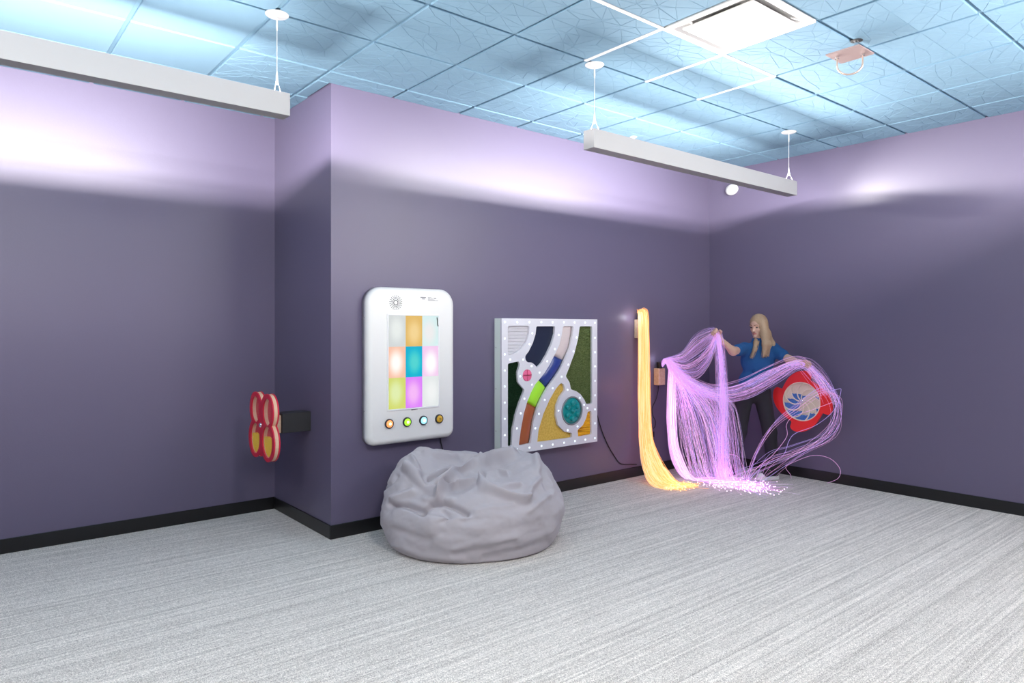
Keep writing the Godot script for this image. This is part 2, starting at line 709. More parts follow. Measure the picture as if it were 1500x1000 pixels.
func build_ceiling() -> void:
	var g := Geo.new()
	g.box(Vector3(-5.0, CEIL + 0.17, 2.7), Vector3(10.4, 0.25, 8.1), 0.0)
	var root := struct("ceiling", g, M.tile, "blue suspended ceiling of square scored tiles", "ceiling")
	var gap := 0.012
	var cache := {}
	for i in range(-8, 6):
		for k in range(-6, 5):
			if i == 0 and k == 0:
				continue    # the air vent fills this bay
			var x0 := GRID_X + i * TILE_X
			var x1 := minf(x0 + TILE_X, 0.0 + gap)
			var z0 := GRID_Z + k * TILE_Z
			var z1 := z0 + TILE_Z
			# cut at the back walls
			if x0 >= STEP_X - 0.2:
				z0 = maxf(z0, 0.0 - gap)
				if x0 < STEP_X:
					if z1 < 0.05:
						x1 = STEP_X + gap
						z0 = GRID_Z + k * TILE_Z
			z0 = maxf(z0, ALCOVE_Z - gap)
			if z1 - z0 < 0.05 or x1 - x0 < 0.05:
				continue
			var w := x1 - x0 - 2 * gap
			var d := z1 - z0 - 2 * gap
			var scored := i >= -3
			var key := "%d_%d_%s_%d" % [int(w * 1000), int(d * 1000), str(scored), posmod(i * 3 + k * 5, 4)]
			if not cache.has(key):
				cache[key] = tile_mesh(w, d, scored, posmod(i * 3 + k * 5, 4) + 11)
			var o := obj("tile", cache[key], M.tile, root)
			o.position = Vector3((x0 + x1) / 2, CEIL, (z0 + z1) / 2)
	var notch := obj("tile", tile_mesh(0.087, 0.385, false, 1), M.tile, root)
	notch.position = Vector3(-4.6305, CEIL, -0.200)
	# grid tees, one piece per bay edge; the ones round the vent are bare white
	var tee_x := Geo.new()
	tee_x.box(Vector3(0, 0.012, 0), Vector3(TILE_X - 0.024, 0.008, 0.024), 0.001)
	var tee_z := Geo.new()
	tee_z.box(Vector3(0, 0.012, 0), Vector3(0.024, 0.008, TILE_Z + 0.0235), 0.001)
	var mx := tee_x.mesh()
	var mz := tee_z.mesh()
	var white_x := [[-1, 0], [0, 0], [1, 0]]
	var white_z := [[0, -1], [1, -1], [2, -1]]
	for i in range(-8, 6):
		for k in range(-5, 6):
			var x := GRID_X + i * TILE_X
			var z := GRID_Z + k * TILE_Z
			if (z > 0 or x + TILE_X < STEP_X):
				var a := obj("grid_tee", mx, M.tee_white if [i, k] in white_x else M.tee, root)
				if i == 5:
					a.scale.x = 0.68
				a.position = Vector3(x + (0.21 if i == 5 else TILE_X / 2), CEIL - (0.012 if [i, k] in white_x else -0.003), z)
			if z > 0 or (x < STEP_X and z > ALCOVE_Z):
				var b := obj("grid_tee", mz, M.tee_white if [i, k] in white_z else M.tee, root)
				b.position = Vector3(x, CEIL - (0.0125 if [i, k] in white_z else -0.003), z + TILE_Z / 2)


func pendant(x0: float, x1: float, z: float, label: String, energy: float, lift: float) -> void:
	var w := 0.095
	var h := 0.125
	var top := 2.825
	var l := x1 - x0
	var t := thing("pendant_light", label, "light", Vector3((x0 + x1) / 2, top, z), 0.0, "suspended linear lights")
	var g := Geo.new()
	var wall := 0.004
	g.box(Vector3(0, -h / 2, w / 2 - wall / 2), Vector3(l, h, wall), 0.0008)
	g.box(Vector3(0, -h / 2, -w / 2 + wall / 2), Vector3(l, h, wall), 0.0008)
	g.box(Vector3(0, -h + wall / 2, 0), Vector3(l, wall, w - 2 * wall), 0.0)
	obj("housing", g, M.grey_metal, t)
	for s in [-1, 1]:
		var e := Geo.new()
		e.box(Vector3(s * (l / 2 + 0.003), -h / 2, 0), Vector3(0.006, h, w), 0.0008)
		obj("end_cap", e, M.grey_metal, t)
	var d := Geo.new()
	d.prism(PackedVector2Array([Vector2(-0.042, -0.014), Vector2(0.042, -0.014), Vector2(0.030, -0.006), Vector2(0.0015, lift - 0.004), Vector2(-0.0015, lift - 0.004), Vector2(-0.030, -0.006)]), -l / 2 + 0.005, l / 2 - 0.005)
	var lens := obj("lens", d, M.lamp if M.has("lamp") else glow(Color(1, 0.98, 0.97), 3.0), t)
	lens.rotation.y = PI / 2
	for s in [-1.0, 1.0]:
		area_light("lamp_light", Vector3(0, lift * 0.5, s * (0.004 + lift * 0.3)), Vector3(0, -0.75, s).normalized(), Vector3.UP, Vector2(l - 0.03, maxf(lift, 0.004)), energy, Color(1, 0.985, 0.97), t)
		area_light("lamp_light", Vector3(s * (l / 2 - 0.03), lift * 0.5, 0), Vector3(s, -0.9, 0).normalized(), Vector3.UP, Vector2(0.07, maxf(lift, 0.004)), energy * 0.10, Color(1, 0.985, 0.97), t)
	area_light("lamp_light", Vector3(0, lift + 0.004, 0), Vector3.UP, Vector3.BACK, Vector2(l - 0.03, 0.05), energy * 0.035, Color(1, 0.985, 0.97), t)
	# suspension wires
	for s in [-1.0, 1.0]:
		var x: float = s * (l / 2 - 0.05)
		var drop := CEIL - top
		var c := Geo.new()
		c.t = Transform3D(Basis.IDENTITY, Vector3(x, drop, 0))
		c.lathe([Vector2(0.0, -0.014), Vector2(0.02, -0.014), Vector2(0.058, -0.008), Vector2(0.064, -0.003), Vector2(0.064, 0.0)], 28)
		obj("ceiling_canopy", c, M.white, t)
		var wgeo := Geo.new()
		wgeo.tube(PackedVector3Array([Vector3(x, drop - 0.01, 0), Vector3(x, 0.10, 0)]), 0.0022, 6)
		for q in [-1.0, 1.0]:
			wgeo.tube(PackedVector3Array([Vector3(x, 0.11, 0), Vector3(x + q * 0.004, 0.05, q * 0.012), Vector3(x + q * 0.008, -0.004, q * 0.036)]), 0.0018, 6)
		obj("suspension_wire", wgeo, M.white, t)
		var grip := Geo.new()
		grip.t = Transform3D(Basis.IDENTITY, Vector3(x, 0.05, 0))
		grip.lathe([Vector2(0, 0), Vector2(0.005, 0.0), Vector2(0.007, 0.01), Vector2(0.006, 0.05), Vector2(0.003, 0.075), Vector2(0, 0.075)], 10)
		obj("wire_gripper", grip, M.white, t)
		var grip2 := Geo.new()
		grip2.t = Transform3D(Basis.IDENTITY, Vector3(x, drop - 0.09, 0))
		grip2.lathe([Vector2(0, 0), Vector2(0.004, 0.0), Vector2(0.006, 0.02), Vector2(0.005, 0.06), Vector2(0.003, 0.08), Vector2(0, 0.08)], 10)
		obj("wire_gripper", grip2, M.white, t)


func unseen_troffer(at: Vector3, label: String) -> void:
	var t := thing("unseen_ceiling_light", label, "light", at)  # unseen lamp, set outside the view to light carpet and walls
	var g := Geo.new()
	for s in [-1.0, 1.0]:
		g.box(Vector3(s * 0.29, -0.012, 0), Vector3(0.03, 0.024, 1.21), 0.002)
		g.box(Vector3(0, -0.012, s * 0.59), Vector3(0.55, 0.024, 0.03), 0.002)
	obj("frame", g, M.white, t)
	var d := Geo.new()
	d.box(Vector3(0, -0.01, 0), Vector3(0.55, 0.008, 1.15), 0.0)
	obj("diffuser", d, glow(Color(1, 1, 1), 2.0), t)
	area_light("lamp_light", Vector3(0, -0.03, 0), Vector3.DOWN, Vector3.FORWARD, Vector2(0.54, 1.14), 7.5, Color(1, 0.99, 0.98), t)


# ---------------------------------------------------------------- bean bag
func seg_dist(p: Vector2, a: Vector2, b: Vector2) -> float:
	var ab := b - a
	return (p - a - ab * clampf((p - a).dot(ab) / maxf(ab.length_squared(), 1e-6), 0.0, 1.0)).length()


func build_bean_bag() -> void:
	# folds, in centimetres across (x) and up-slope (y) of the bag measured flat from the front; height in metres, width in cm
	var folds := [
		[[-44.3, 50.3, -40.2, 46.3, -32.0, 39.6, -21.8, 31.4], 0.050, 2.4],
		[[-21.8, 31.4, -14.6, 35.5, -6.4, 38.6, 5.8, 38.1, 21.2, 34.0, 39.6, 28.4], 0.046, 2.4],
		[[-24.9, 39.6, -12.6, 45.7, 1.7, 52.9, 16.1, 57.5, 31.4, 60.6], 0.044, 2.6],
		[[-35.1, 43.7, -31.0, 39.1, -24.9, 36.5, -10.5, 38.8], -0.030, 1.7],
		[[-32.0, 62.6, -18.7, 61.6, -4.4, 60.1, 8.9, 57.5], 0.020, 1.8],
		[[-41.2, 59.0, -38.2, 52.9, -35.1, 44.7], 0.020, 1.6],
		[[-32.0, 43.2, -22.8, 47.8, -12.6, 52.4], 0.016, 1.3],
		[[-29.0, 42.7, -18.7, 46.3, -10.5, 49.8], -0.016, 1.2],
		[[8.9, 38.6, 12.0, 44.7, 21.2, 48.8, 27.3, 47.8], 0.022, 1.5],
		[[8.9, 37.6, 22.2, 39.6, 35.5, 40.6], 0.018, 1.5],
		[[8.9, 47.8, 10.9, 42.7, 5.8, 37.6], -0.014, 1.4],
		[[39.6, 28.4, 43.7, 37.6, 50.8, 45.7, 46.8, 59.0], 0.022, 2.2],
		[[50.8, 48.8, 54.9, 39.6, 58.0, 34.5], -0.014, 1.8],
		[[-56.6, 25.3, -45.3, 25.8, -33.0, 21.7], -0.026, 1.8],
		[[-34.1, 19.2, -31.0, 22.7, -26.9, 25.8, -18.7, 27.3, -10.5, 23.8, -2.4, 20.2], -0.028, 1.6],
		[[-32.0, 30.4, -22.8, 28.4, -12.6, 29.4], 0.014, 2.0],
		[[-57.6, 8.9, -42.2, 2.8, -30.0, 0.2], -0.009, 3.2],
		[[-10.5, -5.4, 10.9, -1.8, 31.4, 3.3], 0.008, 3.4],
		[[-10.5, -9.5, 10.9, -5.9, 31.4, -1.8], -0.006, 3.2],
		[[-4.4, 13.0, 10.9, 16.6, 26.3, 14.6], -0.008, 2.8],
		[[-52.5, -2.3, -35.1, -10.5, -4.4, -13.6], 0.010, 2.4],
		[[10.9, -12.5, 36.5, -6.9, 54.9, -0.8], -0.011, 3.2],
		[[-18.7, 13.0, -14.6, 17.1, -18.7, 21.2], -0.010, 1.6],
		[[41.6, 21.2, 51.9, 29.4, 59.0, 34.5], 0.013, 2.0],
		[[-60.7, 37.6, -55.5, 40.6, -51.5, 45.7], -0.018, 1.6],
		[[-55.5, 30.4, -47.4, 33.5, -41.2, 35.5], 0.014, 1.8],
		[[3.8, 21.2, 16.1, 23.2, 30.4, 25.3], 0.010, 2.0]]
	var polys := []
	var bounds: Array[Rect2] = []
	for q in folds:
		var p := PackedVector2Array()
		for i in range(0, q[0].size(), 2):
			p.append(Vector2(q[0][i], q[0][i + 1]))
		polys.append(p)
		var r := Rect2(p[0], Vector2.ZERO)
		for e in p:
			r = r.expand(e)
		bounds.append(r.grow(q[2] * 3.0))
	var g := Geo.new()
	var na := 340
	var ns := 190
	var nzz := FastNoiseLite.new()
	nzz.frequency = 2.2
	nzz.fractal_octaves = 3
	nzz.seed = 5
	var grid := []
	for j in ns + 1:
		var s := float(j) / ns
		for i in na:
			var a := TAU * i / na             # 0 towards the open room, growing to the right
			var ca := cos(a)
			var sa := sin(a)
			# rim height round the bag
			var rim := 0.53 - 0.085 * maxf(ca, 0.0) + 0.035 * sa * sa
			rim += 0.085 * exp(-pow(angle_difference(a, PI * 1.27) / 0.55, 2)) + 0.045 * exp(-pow(angle_difference(a, PI * 0.72) / 0.45, 2))
			rim -= 0.05 * exp(-pow(angle_difference(a, -0.38) / 0.35, 2))
			var prof := [Vector2(0, 0), Vector2(0.30, 0), Vector2(0.52, 0.0), Vector2(0.575, 0.04), Vector2(0.62, 0.17), Vector2(0.618, 0.30), Vector2(0.565, rim * 0.80), Vector2(0.48, rim * 0.965), Vector2(0.41, rim), Vector2(0.26, rim * 0.9 + 0.02), Vector2(0.11, 0.46), Vector2(0, 0.45)]
			var u := s * (prof.size() - 1)
			var b := mini(int(u), prof.size() - 2)
			var q: Vector2 = prof[b].cubic_interpolate(prof[b + 1], prof[maxi(b - 1, 0)], prof[mini(b + 2, prof.size() - 1)], u - b)
			q.x = maxf(q.x, 0.0)
			var wide := 1.03 + 0.03 * sa
			var deep := 0.89
			grid.append(Vector3(q.x * sa * wide, maxf(q.y, 0.0), q.x * ca * deep))
	var first := 0
	var eye := Vector3(0.312, 1.5157, 4.93)
	for j in ns + 1:
		for i in na:
			var p: Vector3 = grid[j * na + i]
			var px: Vector3 = grid[j * na + (i + 1) % na] - grid[j * na + (i + na - 1) % na]
			var py: Vector3 = grid[mini(j + 1, ns) * na + i] - grid[maxi(j - 1, 0) * na + i]
			var nn := px.cross(py)
			nn = nn.normalized() if nn.length() > 1e-8 else (Vector3.UP if j > ns / 2 else Vector3.DOWN)
			var s := float(j) / ns
			if s > 0.2:
				var rough := nzz.get_noise_3d(p.x, p.y * 1.6, p.z) * 0.026 + nzz.get_noise_3d(p.x * 2.6 + 5, p.y * 3.2, p.z * 2.6) * 0.010
				var d := rough * smoothstep(0.2, 0.4, s)
				if nn.dot((eye - p).normalized()) > -0.1 or p.y > 0.4:
					# flat drawing of the front, in cm at the middle of the bag
					var k := 4.93 / (4.93 - p.z)
					var f := Vector2((p.x - eye.x) * k + eye.x, (p.y - eye.y) * k + eye.y) * 100.0
					for c in polys.size():
						if not bounds[c].has_point(f):
							continue
						var dist := 1e9
						for e in polys[c].size() - 1:
							dist = minf(dist, seg_dist(f, polys[c][e], polys[c][e + 1]))
						var w: float = folds[c][2]
						if dist < w * 3.0:
							d += folds[c][1] * 1.5 * exp(-dist * dist / (w * w))
				p += nn * d
			p.y = maxf(p.y, 0.001)
			g.add(p)
	for j in ns:
		for i in na:
			var i2 := (i + 1) % na
			g.quad(first + j * na + i, first + (j + 1) * na + i, first + (j + 1) * na + i2, first + j * na + i2)
	var cloth := grain(mat(lin(0.45, 0.415, 0.44), 0.9), 0.3, 0.06, 1.2)
	cloth.rim_enabled = true
	cloth.rim = 0.25
	cloth.rim_tint = 0.5
	var t := thing("bean_bag", "large slumped grey fabric bean bag on the carpet below the touch panel", "bean bag", Vector3(-3.828, 0, 0.655), YAW - PI / 2)
	obj("cover", g, cloth, t)
	var tab := Geo.new()
	tab.ball(Vector3(0, 0, 0), Vector3(0.012, 0.006, 0.006), 8, 6)
	var z := obj("zip_pull", tab, M.black, t)
	z.position = Vector3(0.445, 0.475, 0.195)


# ---------------------------------------------------------------- touch panel
func slab_with_round_edges(w: float, h: float, r_top: float, r_low: float, depth: float, er: float) -> Geo:
	var g := Geo.new()
	var rings := []
	var steps := 7
	for k in steps + 2:
		var inset := 0.0
		var z := 0.0
		if k > 0:
			var a := PI / 2 * (k - 1) / steps
			inset = er * (1.0 - cos(a))
			z = depth - er + er * sin(a)
		var ring := PackedVector2Array()
		for q in [[1, 1, 0.0, r_top], [-1, 1, PI / 2, r_top], [-1, -1, PI, r_low], [1, -1, PI * 1.5, r_low]]:
			var r: float = maxf(q[3] - inset, 0.004)
			for m in 11:
				var a2: float = q[2] + PI / 2 * m / 10
				ring.append(Vector2(q[0] * (w / 2 - inset - r), q[1] * (h / 2 - inset - r)) + Vector2(cos(a2), sin(a2)) * r)
		rings.append([ring, z])
	var n: int = rings[0][0].size()
	for q in rings:
		for p in q[0]:
			g.add(Vector3(p.x, p.y, q[1]))
	for k in rings.size() - 1:
		for i in n:
			var j := (i + 1) % n
			g.quad(k * n + i, (k + 1) * n + i, (k + 1) * n + j, k * n + j)
	var top := (rings.size() - 1) * n
	for i in range(1, n - 1):
		g.tri(top, top + i + 1, top + i)
	for i in range(1, n - 1):
		g.tri(0, i, i + 1)
	return g


func build_touch_panel() -> void:
	var t := thing("touch_panel", "tall white rounded wall panel with glowing nine-colour screen and four buttons", "light panel", Vector3(-3.951, 1.232, 0.0))
	var depth := 0.095
	obj("casing", slab_with_round_edges(0.768, 1.175, 0.125, 0.07, depth, 0.042), mat(lin(0.81, 0.80, 0.78), 0.35), t)
	# bezel
	var b := Geo.new()
	var w := 0.44
	var h := 0.70
	var c := Vector3(0.003, 0.025, depth)
	for s in [-1.0, 1.0]:
		b.box(c + Vector3(s * (w / 2 + 0.006), 0, 0.003), Vector3(0.012, h + 0.024, 0.008), 0.002)
		b.box(c + Vector3(0, s * (h / 2 + 0.006), 0.003), Vector3(w, 0.012, 0.008), 0.002)
	obj("bezel", b, mat(lin(0.86, 0.86, 0.86), 0.3), t)
	# the nine fields of the screen, each softly lit from behind
	var cols := [[[0.80, 0.82, 0.82], [0.88, 0.90, 0.89]], [[0.86, 0.70, 0.38], [0.92, 0.80, 0.55]], [[0.82, 0.91, 0.91], [0.90, 0.90, 0.90]],
		[[0.94, 0.74, 0.64], [1.0, 0.97, 0.95]], [[0.0, 0.67, 0.80], [0.30, 0.80, 0.79]], [[0.93, 0.78, 0.91], [0.98, 0.98, 0.98]],
		[[0.80, 0.83, 0.42], [0.85, 0.90, 0.66]], [[0.84, 0.50, 0.95], [0.93, 0.70, 0.94]], [[0.86, 0.88, 0.88], [0.91, 0.92, 0.92]]]
	for k in 9:
		var im := Image.create(32, 48, false, Image.FORMAT_RGB8)
		var e := Color(cols[k][0][0], cols[k][0][1], cols[k][0][2])
		var m := Color(cols[k][1][0], cols[k][1][1], cols[k][1][2])
		var cx := rng.randf_range(0.42, 0.58)
		var cy := rng.randf_range(0.42, 0.58)
		for y in 48:
			for x in 32:
				var d := Vector2((x + 0.5) / 32.0 - cx, (y + 0.5) / 48.0 - cy).length()
				im.set_pixel(x, y, m.lerp(e, smoothstep(0.12, 0.58, d)))
		var tex := ImageTexture.create_from_image(im)
		var sm := mat(Color(0.05, 0.05, 0.05), 0.25)
		sm.emission_enabled = true
		sm.emission = Color.BLACK
		sm.emission_texture = tex
		sm.emission_energy_multiplier = 1.02
		sm.texture_repeat = false
		var q := QuadMesh.new()
		q.size = Vector2(w / 3, h / 3)
		var o := obj("screen_field", q, sm, t)
		o.position = c + Vector3((k % 3 - 1) * w / 3, (1 - k / 3) * h / 3, 0.002)
	area_light("screen_light", c + Vector3(0, 0, 0.012), Vector3.BACK, Vector3.UP, Vector2(w, h), 0.10, Color(0.95, 0.97, 1.0), t)
	# dark chip at the screen's upper corner
	var chip := Geo.new()
	chip.tube(PackedVector3Array([c + Vector3(0.207, 0.340, 0.004), c + Vector3(0.211, 0.310, 0.004), c + Vector3(0.212, 0.285, 0.004), c + Vector3(0.217, 0.270, 0.004)]), 0.004, 6)
	obj("dark_mark", chip, M.dark_metal, t)
	# loudspeaker holes
	var holes := Geo.new()
	var hc := Vector3(-0.154, 0.472, depth + 0.0005)
	for ray in 20:
		for k in 4:
			var a := TAU * ray / 20 + k * 0.06
			var r := 0.018 + k * 0.011
			holes.prism(ellipse(hc.x + cos(a) * r, hc.y + sin(a) * r, 0.0036, 0.0036, 6), depth - 0.002, depth + 0.0007)
	obj("speaker_holes", holes, M.dark_metal, t)
	# faint print beside the loudspeaker and below the screen
	var ink := Geo.new()
	for q in [[0.061, 0.110, 0.517, 0.007], [0.075, 0.100, 0.506, 0.006], [0.129, 0.160, 0.517, 0.004], [0.182, 0.205, 0.513, 0.006], [0.129, 0.150, 0.508, 0.003], [0.155, 0.175, 0.508, 0.003], [0.129, 0.190, 0.501, 0.003], [0.129, 0.222, 0.495, 0.003]]:
		ink.box(Vector3((q[0] + q[1]) / 2, q[2], depth + 0.0004), Vector3(q[1] - q[0], q[3], 0.0012), 0.0)
	obj("small_print", ink, mat(lin(0.22, 0.22, 0.23), 0.6), t)
	var logo := Geo.new()
	for k in 6:
		logo.prism(ellipse(-0.016 + k * 0.0095, -0.340 + k * 0.0008, 0.004, 0.0068, 10), depth - 0.001, depth + 0.0012)
	obj("maker_mark", logo, mat(lin(0.10, 0.10, 0.11), 0.5), t)
	# buttons
	var bc := [Color(1.0, 0.62, 0.36), Color(0.66, 0.94, 0.20), Color(0.62, 0.86, 0.94), Color(0.90, 0.70, 0.18)]
	var bx := [-0.212, -0.060, 0.085, 0.229]
	for k in 4:
		var ring := Geo.new()
		ring.t = Transform3D(Basis(Vector3.RIGHT, PI / 2), Vector3(bx[k], -0.430, depth))
		ring.lathe([Vector2(0.024, 0.0), Vector2(0.036, 0.0), Vector2(0.036, 0.0), Vector2(0.036, 0.010), Vector2(0.034, 0.014), Vector2(0.029, 0.015), Vector2(0.027, 0.010), Vector2(0.024, 0.006)], 28)
		var bt := obj("button", ring, M.dark_metal, t)
		var capg := Geo.new()
		capg.t = ring.t
		capg.lathe([Vector2(0.028, 0.004), Vector2(0.0275, 0.012), Vector2(0.025, 0.017), Vector2(0.016, 0.021), Vector2(0.0, 0.0225)], 28)
		if k < 3:
			obj("cap_light", capg, glow(bc[k], 0.80), bt)
			var core := Geo.new()
			core.t = ring.t
			core.lathe([Vector2(0.013, 0.019), Vector2(0.010, 0.0225), Vector2(0.0, 0.024)], 20)
			obj("bulb_light", core, glow(Color(1, 1, 0.92).lerp(bc[k], 0.15), 1.1), bt)
		else:
			obj("cap", capg, mat(bc[k], 0.4), bt)
			var arrow := Geo.new()
			for s in [-0.006, 0.004]:
				arrow.tube(PackedVector3Array([Vector3(bx[k] + s - 0.004, -0.421, depth + 0.0222), Vector3(bx[k] + s + 0.005, -0.430, depth + 0.0232), Vector3(bx[k] + s - 0.004, -0.439, depth + 0.0222)]), 0.0016, 6)
			obj("arrow_mark", arrow, M.dark_metal, bt)
	for y in [0.36, -0.02, -0.33]:
		var sc := Geo.new()
		sc.ball(Vector3(-0.384, y, 0.035), Vector3(0.002, 0.005, 0.005), 8, 6)
		obj("side_screw", sc, M.grey_metal, t)


# ---------------------------------------------------------------- tactile board
const BOARD := {
	"louvre": [-0.512, 0.514, -0.270, 0.514, -0.276, 0.443, -0.306, 0.372, -0.363, 0.316, -0.436, 0.280, -0.512, 0.264],
	"mirror": [-0.190, 0.511, 0.031, 0.512, 0.027, 0.441, -0.009, 0.353, -0.068, 0.260, -0.127, 0.189, -0.181, 0.147, -0.204, 0.170, -0.242, 0.195, -0.294, 0.198, -0.317, 0.223, -0.319, 0.254, -0.279, 0.293, -0.232, 0.364, -0.200, 0.442],
	"turf_right": [0.345, 0.512, 0.508, 0.512, 0.508, -0.214, 0.431, -0.215, 0.405, -0.172, 0.356, -0.119, 0.298, -0.085, 0.231, -0.066, 0.215, -0.002, 0.165, 0.057, 0.215, 0.145, 0.277, 0.266, 0.324, 0.401],
	"turf_left": [-0.512, 0.194, -0.391, 0.211, -0.378, 0.183, -0.407, 0.113, -0.398, 0.029, -0.326, -0.039, -0.382, -0.141, -0.427, -0.250, -0.460, -0.373, -0.469, -0.505, -0.491, -0.512, -0.512, -0.500],
	"felt": [0.102, -0.001, 0.142, -0.013, 0.157, -0.066, 0.091, -0.129, 0.051, -0.200, 0.043, -0.288, 0.071, -0.379, 0.153, -0.446, 0.246, -0.467, 0.246, -0.507, -0.181, -0.507, -0.165, -0.401, -0.107, -0.261, -0.029, -0.136, 0.041, -0.052],
	"orange": [0.449, -0.287, 0.499, -0.281, 0.503, -0.502, 0.324, -0.510, 0.315, -0.446, 0.384, -0.407, 0.427, -0.349],
	"road": [0.132, 0.512, 0.263, 0.512, 0.252, 0.432, 0.215, 0.313, 0.153, 0.207, 0.091, 0.115, 0.015, 0.037, -0.058, -0.032, -0.127, -0.118, -0.175, -0.201, -0.223, -0.324, -0.257, -0.507, -0.391, -0.514, -0.369, -0.382, -0.335, -0.243, -0.294, -0.140, -0.251, -0.064, -0.204, 0.002, -0.150, 0.048, -0.092, 0.100, -0.029, 0.174, 0.027, 0.254, 0.087, 0.345, 0.116, 0.433],
}
const BOARD_LEDS := [-0.544, 0.546, -0.409, 0.546, -0.270, 0.547, -0.133, 0.548, 0.003, 0.547, 0.142, 0.548, 0.277, 0.547, 0.414, 0.547, 0.545, 0.546, -0.546, 0.407, -0.546, 0.273, -0.546, 0.136, -0.546, 0.002, -0.546, -0.135, -0.546, -0.271, -0.546, -0.409, -0.544, -0.543, -0.409, -0.544, -0.270, -0.544, -0.131, -0.545, 0.005, -0.546, 0.144, -0.545, 0.282, -0.545, 0.416, -0.546, 0.545, -0.545, 0.546, 0.404, 0.546, 0.266, 0.546, 0.133, 0.546, -0.003, 0.546, -0.140, 0.546, -0.273, 0.546, -0.405, -0.487, 0.228, -0.343, 0.224, -0.270, 0.356, -0.238, 0.450, -0.245, 0.164, -0.376, 0.081, -0.242, 0.002, -0.328, -0.116, -0.369, -0.238, -0.413, -0.364, -0.154, 0.103, -0.062, 0.201, 0.031, 0.307, 0.078, 0.433, -0.092, -0.141, -0.160, -0.260, -0.203, -0.382, 0.005, -0.043, 0.112, 0.055, 0.196, 0.161, 0.262, 0.282, 0.302, 0.409, 0.188, -0.068, 0.345, -0.150, 0.075, -0.249, 0.190, -0.436, 0.315, -0.413, 0.400, -0.219, 0.444, -0.254]


